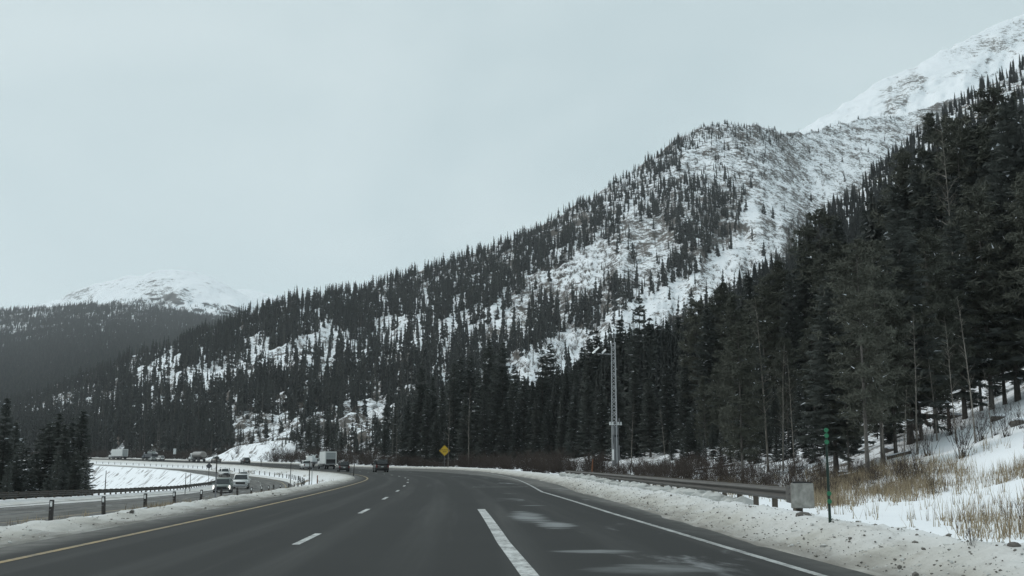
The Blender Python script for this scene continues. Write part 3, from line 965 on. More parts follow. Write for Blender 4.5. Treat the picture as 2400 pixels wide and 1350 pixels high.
def far_tree(name, sd, H=13., Rm=1.5, wh=11, nb=5, z0=.08, snow=.004, dead=False):
    """whole small tree in one mesh (too far off to show parts)"""
    g = np.random.default_rng(sd)
    tb = TB()
    for a in (0, 1.57, .78):
        d = np.array([math.cos(a), math.sin(a), 0]) * (.22 if not dead else .26)
        tb.tri(-d + np.array([0, 0, -.8]), d + np.array([0, 0, -.8]), [0, 0, H * .9], 1)
    for k in range(wh):
        u = z0 + (1 - z0) * (k + g.uniform(-.35, .35)) / wh
        u = max(.03, u)
        Lb = (Rm * (1 - u) ** .8 + .12) * (.55 if dead else 1)
        a0 = g.uniform(0, 6.28)
        for j in range(nb):
            a = a0 + 6.2832 * j / nb + g.uniform(-.5, .5)
            l = Lb * g.uniform(.45, 1.2)
            d = np.array([math.cos(a), math.sin(a), 0]); p = np.array([-d[1], d[0], 0])
            b = np.array([0, 0, H * u]); dz = l * g.uniform(-.6, .0)
            e = b + d * l + np.array([0, 0, dz])
            if dead:
                tb.tri(b + np.array([0, 0, .08]), e, b - np.array([0, 0, .08]), 1)
                continue
            hh = H / wh
            m = 2 if g.random() < snow else 0
            tb.tri(b + np.array([0, 0, hh * .6]) , e + p * l * .32, e - p * l * .32 + np.array([0, 0, -hh * .2]), m)
            tb.tri(b + np.array([0, 0, hh * .6]), e, b + d * l * .5 + np.array([0, 0, dz - hh * .8]), 0)
    tb.tri([-.08, 0, H * .9], [0, 0, H * 1.02], [.08, 0, H * .9], 1 if dead else 0); tb.tri([0, -.08, H * .9], [0, 0, H * 1.02], [0, .08, H * .9], 1 if dead else 0)
    return tb.mesh(name, ('far_needles', 'grey_bark', 'branch_snow'))

def bare_tree(name, sd, H=12., r=.09, nb=26, mat='aspen_bark', lean=.06, z0=.3):
    g = np.random.default_rng(sd)
    tm = trunk_mesh(name + '_t', H, r, mat, sd, 6, 9, lean)
    tb = TB()
    co = np.array([v.co[:] for v in tm.vertices]).reshape(-1, 6, 3).mean(1)
    def stick(a, b, w):
        d = (b - a); q = np.cross(d, g.normal(0, 1, 3)); q /= np.linalg.norm(q) + 1e-6
        q2 = np.cross(d, q); q2 /= np.linalg.norm(q2) + 1e-6
        tb.tri(a + q * w, a - q * w, b); tb.tri(a + q2 * w, a - q2 * w, b)
    for k in range(nb):
        u = g.uniform(z0, .97)
        zz = u * (len(co) - 1); i = int(zz); f = zz - i
        b = co[i] * (1 - f) + co[min(i + 1, len(co) - 1)] * f
        a = g.uniform(0, 6.28); l = (1 - u) * 2.4 * g.uniform(.4, 1.1) + .35
        d = np.array([math.cos(a), math.sin(a), g.uniform(.3, 1.1)]); d /= np.linalg.norm(d)
        e = b + d * l
        stick(b, e, .018 + .012 * (1 - u))
        for q in range(3):
            w = g.uniform(.3, .9); bb = b + (e - b) * w
            d2 = d + g.normal(0, .55, 3); d2 /= np.linalg.norm(d2)
            stick(bb, bb + d2 * l * g.uniform(.25, .5), .011)
    return tm, tb.mesh(name + '_c', (mat,))

def shrub_mesh(name, sd, n=38, H=1.6, spread=.55, mat='willow_twig', w=.014):
    g = np.random.default_rng(sd)
    tb = TB()
    for i in range(n):
        a = g.uniform(0, 6.28); l = H * g.uniform(.55, 1.1); sp = spread * g.uniform(.1, 1.0)
        p = np.array([g.normal(0, .09), g.normal(0, .09), -.1])
        d = np.array([math.cos(a) * sp, math.sin(a) * sp, 1.0])
        pts = [p]
        for q in range(1, 4):
            pts.append(p + d * l * q / 3 + np.array([math.cos(a), math.sin(a), 0]) * .06 * q * q * sp + g.normal(0, .02, 3))
        for q in range(3):
            A, B = pts[q], pts[q + 1]
            sd_ = np.array([-math.sin(a + 1), math.cos(a + 1), 0]) * w * (1 - q * .28)
            sd2 = np.array([math.cos(a + 1), math.sin(a + 1), 0]) * w * (1 - q * .28)
            tb.tri(A + sd_, A - sd_, B); tb.tri(A + sd2, A - sd2, B)
        for q in range(5):
            f = g.uniform(.35, .95); b = pts[1] + (pts[3] - pts[1]) * f
            e = b + (d + g.normal(0, .55, 3)) * l * .16
            s2 = np.array([-math.sin(a), math.cos(a), 0]) * w * .6
            tb.tri(b + s2, b - s2, e)
    return tb.mesh(name, (mat,))

# meshes, each shared by its copies (height 20 m unless told otherwise)
SPR = [spruce_crown('spruce_a', 11), spruce_crown('spruce_b', 12, Rm=3.1, ragged=.32), spruce_crown('spruce_c', 13, Rm=2.3, wh=48), spruce_crown('spruce_d', 14, Rm=2.9, gap=.12, ragged=.35, z0=.12)]
SPR_OPEN = spruce_crown('spruce_open', 15, Rm=2.9, wh=34, nb=6, gap=.05, ragged=.3, z0=.05, snow=.01)
SPR_SNOW = spruce_crown('spruce_snowy', 16, Rm=3.2, wh=40, nb=7, snow=.06)
PIN = [pine_crown('pine_a', 21), pine_crown('pine_b', 22, Rm=3.0, z0=.22), pine_crown('pine_c', 23, Rm=2.3, z0=.36), pine_crown('pine_d', 24, Rm=2.8, z0=.16, nbr=110)]
MIDC = [mid_crown('fir_a', 31), mid_crown('fir_b', 32, Rm=2.0), mid_crown('fir_c', 33, Rm=1.4, wh=36), mid_crown('fir_d', 34, Rm=1.7, z0=.2)]
TRK = [trunk_mesh('trunk_a', 19.4, .21, 'bark', 41), trunk_mesh('trunk_b', 19.4, .18, 'grey_bark', 42), trunk_mesh('trunk_c', 13.6, .13, 'bark', 43, 5, 3)]
FAR = [far_tree('far_fir_a', 51), far_tree('far_fir_b', 52, Rm=2.2, wh=12, nb=6), far_tree('far_fir_c', 53, Rm=1.2, wh=12), far_tree('far_fir_d', 54, Rm=1.5, z0=.2), far_tree('far_snag', 55, H=12, dead=True, wh=9, nb=4), far_tree('far_fir_e', 56, Rm=1.0, wh=10, nb=4, z0=.25), far_tree('far_fir_f', 57, Rm=2.6, wh=10, nb=6, z0=.05)]

n_ind = 0
def tree(kind, X, Y, H, label, group, k=0, name='spruce_tree', zoff=0.0):
    """one tree: trunk and crown under an empty at its foot"""
    global n_ind
    n_ind += 1
    z = float(gz(X, Y)[0]) if zoff is None or np.isscalar(zoff) and zoff == 0.0 else zoff
    o = empty(name, (float(X), float(Y), z - .05), random.uniform(0, 6.28))
    if kind == 'spruce': me, tm, hh = SPR[k % 4], TRK[0], 20.
    elif kind == 'open': me, tm, hh = SPR_OPEN, TRK[0], 20.
    elif kind == 'snowy': me, tm, hh = SPR_SNOW, TRK[0], 20.
    elif kind == 'pine': me, tm, hh = PIN[k % 4], TRK[k % 2], 20.
    else: me, tm, hh = MIDC[k % 4], TRK[2], 14.
    f = H / hh
    w = f * random.uniform(.88, 1.15) * (1.12 if kind in ('spruce', 'open') and H < 14 else 1)
    o.scale = (w, w, f)
    c = bpy.data.objects.new('trunk', tm); link(c, o)
    c = bpy.data.objects.new('crown', me); link(c, o)
    tag(o, label, 'tree', group)
    return o

def tree_px(kind, x, ytop, D, label, group, k=0, name='spruce_tree'):
    """tree standing at column x and distance D whose tip shows at height ytop"""
    X, Y, _ = at(x, HZ, D)
    z = float(gz(X, Y)[0])
    _, _, zt = at(x, ytop, D)
    return tree(kind, X, Y, max(2.5, float(zt) - z), label, group, k, name)

ORD = ['first', 'second', 'third', 'fourth', 'fifth', 'sixth', 'seventh', 'eighth', 'ninth', 'tenth', 'eleventh', 'twelfth', 'thirteenth', 'fourteenth', 'fifteenth', 'sixteenth', 'seventeenth', 'eighteenth', 'nineteenth', 'twentieth']
TENS = ['', '', 'twenty', 'thirty', 'forty', 'fifty']
def nth(k):
    if k < 20: return ORD[k]
    t, u = divmod(k + 1, 10)
    return {2: 'twentieth', 3: 'thirtieth', 4: 'fortieth', 5: 'fiftieth'}[t] if u == 0 else TENS[t] + '-' + ORD[u - 1]
def ranks(rows):
    o = sorted(range(len(rows)), key=lambda i: (rows[i][0], rows[i][1]))
    return {i: nth(k) for k, i in enumerate(o)}
def tree_base(kind, x, ybase, ytop, label, group, k=0, name='pine_tree'):
    X, Y = hit([x], [ybase], 12, 200)
    z = float(gz(X, Y)[0])
    return tree(kind, X[0], Y[0], max(2.5, float(at(x, ytop, Y[0])[2]) - z), label, group, k, name)

G1 = 'spruces in the roadside row by the yellow sign'
row1 = [(942, 985, 262), (955, 930, 255), (970, 960, 250), (985, 850, 250), (1000, 905, 240), (1012, 880, 246), (1035, 905, 236), (1062, 838, 238), (1078, 834, 246), (1102, 831, 240), (1120, 872, 226),
        (1160, 850, 220), (1205, 850, 214), (1228, 880, 206), (1248, 900, 200), (1258, 930, 196), (1310, 850, 192), (1330, 862, 186), (1350, 845, 182), (1022, 960, 226), (1050, 950, 222), (1090, 930, 218), (1135, 915, 212), (1185, 930, 206), (1212, 935, 200), (1285, 930, 190), (1318, 945, 184)]
RK1 = ranks(row1)
for i, (x, y, D) in enumerate(row1):
    tree_px('spruce', x, y, D, RK1[i] + ' dark spruce from the left in the roadside row behind the yellow diamond sign', G1, i)
tree_px('spruce', 1146, 792, 224, 'tallest left spruce of the pair of tall spruces above the yellow diamond sign', None, 1)
tree_px('spruce', 1178, 800, 218, 'right spruce of the tall pair standing just right of the yellow diamond sign', None, 3)
tree_px('open', 1272, 815, 200, 'layered spruce, left one of the pair against the snowy chute', None, 0)
tree_px('spruce', 1291, 803, 203, 'layered spruce, right one of the pair against the snowy chute', None, 1)
tree_px('open', 1505, 690, 150, 'tall thin open-branched spruce rising above the forest right of the lattice mast', None, 0)
G2 = 'spruces around the lattice mast'
row2 = [(1368, 812, 178), (1385, 790, 172), (1402, 772, 176), (1424, 800, 168), (1458, 748, 162), (1478, 775, 156), (1530, 742, 152), (1548, 760, 146), (1572, 752, 146), (1598, 738, 140), (1380, 880, 150), (1412, 900, 142), (1450, 880, 136), (1492, 860, 134), (1525, 880, 128), (1566, 850, 124), (1350, 920, 165), (1610, 830, 118)]
RK2 = ranks(row2)
for i, (x, y, D) in enumerate(row2):
    tree_px('spruce', x, y, D, RK2[i] + ' dark spruce from the left in the forest edge behind the lattice mast', G2, i + 1)
G3 = 'pines and spruces in the near forest wall on the right'
row3 = [(1640, 700, 118), (1668, 715, 112), (1700, 660, 114), (1735, 690, 106), (1770, 640, 108), (1800, 670, 100), (1835, 610, 104), (1870, 640, 96), (1905, 570, 98), (1945, 490, 98), (1975, 560, 90), (2005, 545, 92), (2045, 570, 86), (2080, 520, 88), (2115, 470, 84),
        (1655, 880, 98), (1690, 850, 96), (1745, 830, 92), (1790, 800, 88), (1850, 790, 84), (1915, 740, 80), (1960, 720, 78), (2010, 700, 76), (2060, 660, 74), (1630, 940, 100), (1700, 960, 88), (1760, 930, 84), (1820, 900, 78), (1880, 880, 74), (1990, 860, 68),
        (2110, 620, 76), (2160, 560, 78), (2200, 600, 72), (2255, 520, 76), (2310, 540, 70), (2360, 500, 72), (2410, 470, 68), (2470, 430, 66), (2540, 400, 64),
        (2350, 420, 70), (2450, 380, 66), (2520, 330, 66), (2600, 300, 62), (2700, 260, 58)]
RK3 = ranks(row3)
for i, (x, y, D) in enumerate(row3):
    kd = 'pine' if (i * 7) % 10 < 6 else 'spruce'
    tree_px(kd, x, y, D, RK3[i] + ' dark conifer from the left in the near forest wall right of the mast', G3, i, 'pine_tree' if kd == 'pine' else 'spruce_tree')
tree_px('pine', 2170, 345, 82, 'tall pine with open clumped branches at the upper left of the right forest', None, 2, 'pine_tree')
tree_px('pine', 2245, 268, 80, 'tallest dark pine standing beside the pale bare trunk, upper right', None, 1, 'pine_tree')
tree_px('pine', 2295, 272, 76, 'broad dark pine just right of the tallest pine, upper right', None, 3, 'pine_tree')
tree_px('pine', 2392, 205, 74, 'tall dark conifer cut by the right picture edge', None, 0, 'pine_tree')
tree_base('pine', 2035, 1122, 560, 'nearest dark pine with a thick bare trunk standing in the dry grass', None, 1, 'pine_tree')
tree_px('pine', 1740, 760, 60, 'dark pine standing behind the guardrail near its crash terminal', None, 3, 'pine_tree')
row4 = [(1960, 1104, 640), (1990, 1098, 800), (2070, 1080, 560), (2100, 1066, 700), (2135, 1045, 480), (2160, 1035, 620), (2195, 1015, 540), (2225, 1003, 640), (2262, 980, 500), (2300, 958, 600), (2325, 950, 430), (2355, 940, 560), (2385, 932, 420), (2410, 925, 520), (2450, 915, 400), (2500, 900, 460), (2560, 885, 380)]
RK4 = ranks(row4)
for i, (x, yb, y) in enumerate(row4):
    tree_base('pine' if i % 4 else 'spruce', x, yb, y, RK4[i] + ' dark conifer from the left along the top edge of the snowy grass slope', 'conifers at the top of the grass slope', (3, 1, 3, 0)[i % 4])
row5 = [(1575, 1010, 108), (1612, 985, 100), (1640, 1020, 92), (1672, 990, 88), (1712, 1005, 82), (1735, 960, 80), (1762, 1000, 76), (1800, 965, 74), (1822, 1010, 70), (1858, 960, 68), (1890, 1000, 64), (1918, 950, 64), (1950, 985, 60), (1975, 940, 62), (2012, 970, 58), (2060, 930, 58), (2085, 960, 55), (2112, 900, 57), (2150, 890, 57), (2215, 860, 58), (2285, 830, 60), (2345, 800, 60), (2398, 780, 60)]
RK5 = ranks(row5)
for i, (x, y, D) in enumerate(row5):
    tree_px('spruce', x, y, D, RK5[i] + ' short bushy spruce from the left in the lower forest edge on the right', 'short spruces in the forest edge', i)
# small snowy spruces low behind the guardrail
for i, (x, y, D) in enumerate([(1690, 1040, 76), (1775, 1035, 74), (1838, 1010, 68), (1905, 1020, 60), (1600, 1060, 92), (1652, 1050, 86), (1940, 1000, 64), (2000, 1010, 56), (2090, 1000, 56)]):
    tree_px('snowy', x, y, D, ranks([(1690, 0), (1775, 0), (1838, 0), (1905, 0), (1600, 0), (1652, 0), (1940, 0), (2000, 0), (2090, 0)])[i] + ' small snow-dusted spruce from the left in the undergrowth behind the guardrail', 'young snowy spruces behind the guardrail', i)
# left cluster below the far guardrail
G4 = 'spruces below the left guardrail'
L4 = [(-70, 940, 104, 'spruce'), (-30, 970, 108, 'spruce'), (32, 985, 116, 'spruce'), (96, 1000, 118, 'spruce'), (112, 985, 108, 'spruce'), (132, 968, 114, 'spruce'), (148, 990, 106, 'spruce'), (165, 975, 112, 'spruce'), (75, 1070, 100, 'spruce'), (150, 1075, 98, 'spruce'), (20, 1080, 98, 'spruce'), (118, 1085, 96, 'spruce'), (-40, 1060, 98, 'spruce'), (178, 1050, 104, 'spruce'), (60, 1045, 112, 'spruce'), (84, 1050, 106, 'spruce'), (196, 1040, 106, 'spruce'), (40, 1065, 101, 'spruce'), (136, 1060, 100, 'spruce'), (14, 1020, 110, 'spruce')]
RKL = ranks(L4)
for i, (x, y, D, kd) in enumerate(L4):
    tree_px(kd, x, y, D, RKL[i] + ' dark spruce from the left in the clump below the left guardrail', G4, i)
tree_px('spruce', 6, 928, 106, 'tall narrow spruce at the left picture edge', None, 2)
tree_px('spruce', 188, 958, 108, 'rightmost tall spruce of the left clump, next to the snowy bank', None, 2)
tree_px('snowy', 50, 1022, 102, 'snow-laden spruce in the left clump above the guardrail', None, 0)
tree_px('snowy', 203, 1075, 100, 'short snowy spruce at the right end of the left clump', None, 0)
# trees on and beside the snow cut bank
LF = [(660, 1040, 366), (668, 1030, 370), (676, 1022, 372), (688, 1000, 368), (704, 985, 364), (722, 975, 360), (742, 970, 358), (765, 962, 350), (790, 990, 340), (815, 1035, 330), (835, 1030, 322), (858, 1022, 318), (880, 1010, 306), (905, 925, 298), (925, 935, 286), (728, 1010, 345), (776, 1010, 322), (822, 1050, 304), (868, 1040, 290), (900, 990, 280), (694, 1035, 352)]
LF += [(x_, 1045 - (x_ * 37) % 38, d_) for x_, d_ in ((215, 500), (232, 492), (300, 478), (318, 474), (392, 462), (402, 455), (420, 452), (444, 448), (478, 440), (520, 436), (540, 430), (560, 424), (586, 420), (606, 416), (628, 408), (742, 338), (800, 312), (846, 298))]
RKF = ranks(LF)
for i, (x, y, D) in enumerate(LF):
    tree_px('spruce', x, y, D, RKF[i] + ' spruce from the left along the far right roadside ending near the black suv', 'spruces along the far right roadside', i)

# bare pale aspens and dead stems among the conifers on the right
BT = [bare_tree('aspen_a', 61), bare_tree('aspen_b', 62, lean=.09), bare_tree('aspen_c', 63, H=12, r=.075, lean=.04)]
def aspen(x, ytop, D, label, group, k, zoff=None, r=1.0):
    X, Y, _ = at(x, HZ, D)
    z = float(gz(X, Y)[0])
    _, _, zt = at(x, ytop, D)
    o = empty('bare_tree', (float(X), float(Y), z), k * 1.7 + 2.6)
    f = max(.2, (float(zt) - z) / 12)
    o.scale = (f * .95 * r, f * .95 * r, f)
    link(bpy.data.objects.new('trunk', BT[k % 3][0]), o)
    link(bpy.data.objects.new('crown', BT[k % 3][1]), o)
    tag(o, label, 'tree', group)
LA = [(2152, 730, 50), (2200, 760, 52), (2245, 740, 49), (1800, 700, 62), (1835, 800, 60), (1862, 830, 58), (2330, 860, 46), (2120, 900, 44), (1050, 920, 196), (1098, 900, 192), (930, 950, 255), (918, 975, 262), (1480, 940, 110), (1560, 950, 96), (1720, 900, 66), (2070, 880, 50)]
RKA = ranks(LA)
for i, (x, y, D) in enumerate(LA):
    aspen(x, y, D, RKA[i] + ' thin pale leafless tree from the left in front of the dark conifers', 'bare pale trees among the conifers', i)
aspen(2290, 690, 47, 'leaning pale aspen trunk left of the snowy grass slope top', None, 1)
aspen(2272, 280, 70, 'very tall straight pale dead trunk rising through the right forest', None, 2, r=.7)

# medium trees on the near hillside: the largest as individuals, the rest as one wood
def sheet_scatter(sheet, n, seed, xr, tr, dens, power=1.0):
    g = np.random.default_rng(seed)
    x = g.uniform(xr[0], xr[1], n); t = g.uniform(tr[0] ** power, tr[1] ** power, n) ** (1 / power)
    X, Y, Z = sheet.pt(x, t)
    px, py = proj(X, Y, Z)
    keep = g.random(n) < dens(px, py)
    return X[keep], Y[keep], Z[keep], px[keep], py[keep]

def scatter_gn(name, X, Y, Z, H, hh, protos, label, cat, seed, wide=(.85, 1.25), probs=None):
    g = np.random.default_rng(seed)
    n = len(X)
    me = bpy.data.meshes.new(name)
    me.vertices.add(n); me.vertices.foreach_set('co', np.stack([X, Y, Z], 1).astype(np.float32).ravel())
    f = H / hh
    w = f * g.uniform(wide[0], wide[1], n)
    a = me.attributes.new('sc', 'FLOAT_VECTOR', 'POINT'); a.data.foreach_set('vector', np.stack([w, w, f], 1).astype(np.float32).ravel())
    a = me.attributes.new('rot', 'FLOAT_VECTOR', 'POINT'); a.data.foreach_set('vector', np.stack([g.normal(0, .03, n), g.normal(0, .03, n), g.uniform(0, 6.28, n)], 1).astype(np.float32).ravel())
    a = me.attributes.new('idx', 'INT', 'POINT'); a.data.foreach_set('value', (g.choice(len(protos), n, p=probs)).astype(np.int32))
    me.materials.append(MATS['far_needles'])
    o = link(bpy.data.objects.new(name, me))
    ng = bpy.data.node_groups.new(name, 'GeometryNodeTree')
    ng.interface.new_socket('Geometry', in_out='INPUT', socket_type='NodeSocketGeometry')
    ng.interface.new_socket('Geometry', in_out='OUTPUT', socket_type='NodeSocketGeometry')
    gi = ng.nodes.new('NodeGroupInput'); go = ng.nodes.new('NodeGroupOutput')
    ip = ng.nodes.new('GeometryNodeInstanceOnPoints')
    ng.links.new(gi.outputs[0], ip.inputs['Points'])
    gt = ng.nodes.new('GeometryNodeJoinGeometry')
    for p in reversed(protos):                   # join lists its inputs last link first
        oi = ng.nodes.new('GeometryNodeObjectInfo')
        oi.inputs['Object'].default_value = p
        oi.inputs['As Instance'].default_value = True
        ng.links.new(oi.outputs['Geometry'], gt.inputs[0])
    ng.links.new(gt.outputs[0], ip.inputs['Instance'])
    ip.inputs['Pick Instance'].default_value = True
    for an, ty, so in (('sc', 'FLOAT_VECTOR', 'Scale'), ('rot', 'FLOAT_VECTOR', 'Rotation'), ('idx', 'INT', 'Instance Index')):
        na = ng.nodes.new('GeometryNodeInputNamedAttribute'); na.data_type = ty
        na.inputs['Name'].default_value = an
        if an == 'rot':
            e2 = ng.nodes.new('FunctionNodeEulerToRotation')
            ng.links.new(na.outputs[0], e2.inputs[0]); ng.links.new(e2.outputs[0], ip.inputs[so])
        else:
            ng.links.new(na.outputs[0], ip.inputs[so])
    ng.links.new(ip.outputs[0], go.inputs[0])
    md = o.modifiers.new('scatter', 'NODES'); md.node_group = ng
    tag(o, label, cat, None, 'stuff')
    return o

# --- near hillside wood
def hs_dens(px, py):
    v = soft_polys(px, py, [([(2120, 350), (2200, 270), (2420, 170), (2450, 320), (2300, 330), (2200, 350)], .62), ([(1890, 500), (1990, 430), (2010, 520), (1900, 560)], .6)], 1.0)
    ridge_y = HS_R(px)[1]
    return np.where(py < ridge_y + 14, 1.0, v)
q1 = sheet_scatter(HS, 5200, 71, (1130, 3000), (.0, 1.0), hs_dens, .8)
q2 = sheet_scatter(HS, 2600, 72, (1850, 2700), (.6, 1.0), hs_dens, 1.0)
X, Y, Z, px, py = [np.concatenate([a_, b_]) for a_, b_ in zip(q1, q2)]
g = np.random.default_rng(3)
H = g.uniform(9, 16, len(X)) * np.clip(1.15 - Y / 1500, .7, 1.1)
order = np.argsort(-(H / Y) * ((px > 1100) & (px < 2440) & (py > 50)))
ind = order[:70]
crowns = {}
for q, i in enumerate(ind):
    k = int(g.integers(0, 4))
    o = tree('mid' if q % 7 == 0 or q > 55 else 'spruce', X[i], Y[i], H[i] * 1.1, 'slender dark fir on the steep forested hillside on the right', 'firs on the steep right hillside', k, 'fir_tree', Z[i] - .3)
    if q % 7 == 0 or q > 55: crowns.setdefault(k, [c for c in o.children if c.name.startswith('crown')][0])
rest = order[70:]
scatter_gn('hillside_forest', X[rest], Y[rest], Z[rest] - .3, H[rest], 14., [crowns[k] for k in sorted(crowns)], 'dense dark conifer forest covering the steep right hillside', 'forest', 5)

# --- middle mountain wood
MID_OPEN = [([(260, 930), (420, 830), (620, 745), (760, 715), (1000, 680), (1230, 640), (1250, 800), (1000, 860), (600, 900)], .42),
            ([(600, 770), (700, 695), (800, 705), (850, 750), (820, 800), (700, 830), (600, 840)], .17),
            ([(310, 870), (450, 812), (560, 800), (640, 765), (610, 850), (480, 900), (380, 910)], .16),
            ([(920, 690), (1190, 670), (1210, 750), (1140, 790), (950, 780)], .25),
            ([(1210, 640), (1330, 570), (1440, 570), (1450, 650), (1380, 710), (1260, 720)], .07),
            ([(1330, 520), (1450, 440), (1500, 470), (1420, 540), (1350, 570)], .5),
            ([(1560, 380), (1650, 310), (1720, 290), (1830, 305), (1880, 380), (1800, 470), (1720, 440), (1640, 420)], .42),
            ([(1480, 470), (1560, 430), (1700, 450), (1730, 520), (1710, 560), (1560, 590), (1480, 560)], 1.0),
            ([(1420, 640), (1480, 530), (1570, 530), (1580, 620), (1480, 680)], .10),
            ([(1560, 600), (1640, 600), (1640, 690), (1560, 720)], .75),
            ([(1400, 690), (1520, 690), (1500, 760), (1400, 780)], .40),
            ([(1780, 430), (1840, 330), (2140, 270), (2200, 330), (1990, 470), (1880, 500)], .10),
            ([(1190, 960), (1180, 850), (1310, 790), (1430, 760), (1500, 700), (1640, 640), (1720, 570), (1740, 470), (1800, 430), (1990, 440), (1920, 520), (1800, 640), (1700, 700), (1600, 760), (1450, 830), (1350, 900), (1300, 960)], .025),
            ([(560, 1045), (650, 1000), (700, 960), (720, 985), (680, 1040), (600, 1075)], .15),
            ([(780, 1000), (830, 940), (910, 930), (905, 990), (820, 1040)], .15),
            ([(490, 1070), (520, 1030), (590, 1010), (590, 1040), (520, 1075)], .25)]
def mid_dens(px, py):
    v = soft_polys(px, py, MID_OPEN, .80)
    ry = MID.ridge(px)[1]
    edge = (py < ry + 26) & (px < 1620)
    v = np.where(edge, np.maximum(v, .8), v)
    clump = np.clip(.66 + 1.3 * fbm(px / 36, py / 64, 3, 77), .12, 1.0)
    lower = np.clip((py - 820) / 120, 0, 1) * (px < 1150)
    return np.where(edge, v, v * np.where(v > .9, 1, np.maximum(clump, lower * .55)) * (1 - .50 * lower))
q1 = sheet_scatter(MID, 37000, 81, (-380, 2150), (.005, 1.0), mid_dens, .9)
band = lambda px, py: np.where(py < MID.ridge(px)[1] + 95 * (.55 + .9 * vn(px / 60, py * 0, 5)), 1.0, 0.0) * np.clip(.75 + .8 * fbm(px / 40, py / 40, 2, 6), .2, 1)
q2 = sheet_scatter(MID, 5200, 82, (420, 1600), (.7, 1.0), band)
q3 = sheet_scatter(MID, 330, 83, (1580, 1835), (.95, 1.0), lambda a, b: np.ones(np.shape(a)))
X, Y, Z, px, py = [np.concatenate(t_) for t_ in zip(q1, q2, q3)]
g = np.random.default_rng(4)
H = (5.5 + 11 * g.random(len(X)) ** .8) * np.where((px > 540) & (px < 925) & (py > 985), .5, 1.0) * np.where(py < MID.ridge(px)[1] + 30, .8, 1.0) * np.where((px > 1600) & (py < 420), .62, 1.0) * np.where((px > 1150) & (py < 560), .85, 1.0)
order = np.argsort(-(H / Y) * ((px > 0) & (px < 2300)) * (py < 1070))
protos = {}
for q, i in enumerate(order[:75]):
    k = q % 7
    o = bpy.data.objects.new('fir_tree' if k != 4 else 'dead_tree', FAR[k]); link(o)
    o.location = (X[i], Y[i], Z[i] - .3)
    f = H[i] / 13 * 1.1
    o.scale = (f * random.uniform(.9, 1.2),) * 2 + (f,)
    o.rotation_euler = (0, 0, random.uniform(0, 6.28))
    tag(o, 'small dark fir on the wooded foot of the middle mountain' if k != 4 else 'slim grey dead tree on the wooded foot of the middle mountain', 'tree', 'firs at the foot of the middle mountain' if k != 4 else 'dead trees at the foot of the middle mountain')
    protos.setdefault(k, o)
rest = order[75:]
PR = [protos[k] for k in range(7)]
scatter_gn('mountain_forest', X[rest], Y[rest], Z[rest] - .3, H[rest], 13., PR, 'conifer forest scattered over the snowy middle mountain', 'forest', 6, wide=(.85, 1.35), probs=[.18, .16, .16, .12, .20, .10, .08])
# shrubs and stunted trees on the open slopes (bare aspen brush reads as grey-brown fuzz)
def brush_dens(px, py):
    return soft_polys(px, py, [([(1210, 640), (1330, 560), (1450, 570), (1450, 660), (1380, 720), (1260, 720)], 1.0), ([(1200, 850), (1300, 790), (1420, 750), (1440, 800), (1340, 850), (1230, 880)], .5),
                               ([(1640, 620), (1780, 560), (1900, 500), (1900, 560), (1760, 650), (1640, 690)], .45), ([(1860, 420), (2050, 340), (2050, 400), (1960, 460), (1860, 470)], .35), ([(640, 950), (740, 900), (760, 950), (680, 980)], .7),
                               ([(1100, 680), (1200, 690), (1250, 760), (1130, 790)], .35), ([(600, 760), (850, 720), (800, 830), (640, 840)], .15)], .03)
X, Y, Z, px, py = sheet_scatter(MID, 400, 90, (1250, 1400), (.3, .8), lambda a, b: np.where(in_poly(a, b, [(1260, 640), (1330, 590), (1420, 590), (1420, 660), (1300, 690)]), 1., 0.))
BRM = shrub_mesh('brush_clump', 44, 34, 4.0, .6, 'aspen_twig', .05)
bo = link(bpy.data.objects.new('bare_shrub', BRM)); bo.location = (X[0], Y[0], Z[0] - .2)
tag(bo, 'leafless aspen clump in the grey-brown brush patch on the middle mountain', 'shrub')
X, Y, Z, px, py = sheet_scatter(MID, 15000, 91, (200, 2100), (.02, 1.0), brush_dens)
scatter_gn('bare_brush', X, Y, Z - .2, rng.uniform(1.6, 4.2, len(X)), 4., [bo], 'grey-brown leafless aspen brush on the open mountain slopes', 'brush', 7, wide=(1.0, 1.6))
# --- far hill wood
def hill_dens(px, py):
    return soft_polys(px, py, [([(-60, 785), (0, 772), (75, 760), (75, 772), (0, 790)], .05), ([(220, 705), (330, 712), (345, 722), (230, 722)], .15), ([(228, 768), (256, 762), (262, 774), (232, 780)], .05), ([(255, 745), (330, 735), (330, 750), (260, 760)], .3), ([(60, 735), (130, 728), (130, 738), (60, 745)], .2)], 1.0)
X, Y, Z, px, py = sheet_scatter(HILL, 62000, 101, (-480, 760), (.0, 1.0), hill_dens, 1.0)
scatter_gn('far_forest', X, Y, Z - .5, rng.uniform(9, 17, len(X)), 13., PR[:4], 'hazy dark forest covering the far hill below the snow dome', 'forest', 8, wide=(1.1, 1.7))
X, Y, Z, px, py = sheet_scatter(DM, 5000, 111, (60, 720), (.05, .62), lambda a, b: soft_polys(a, b, [([(140, 722), (330, 700), (380, 712), (470, 735), (600, 740), (640, 770), (140, 770)], .8), ([(500, 720), (600, 712), (640, 740), (520, 745)], .9)], .0), 1.0)
scatter_gn('treeline_forest', X, Y, Z - .5, rng.uniform(8, 14, len(X)), 13., PR[:4], 'patchy treeline forest on the lower flank of the far snow dome', 'forest', 9, wide=(1.3, 2.0))

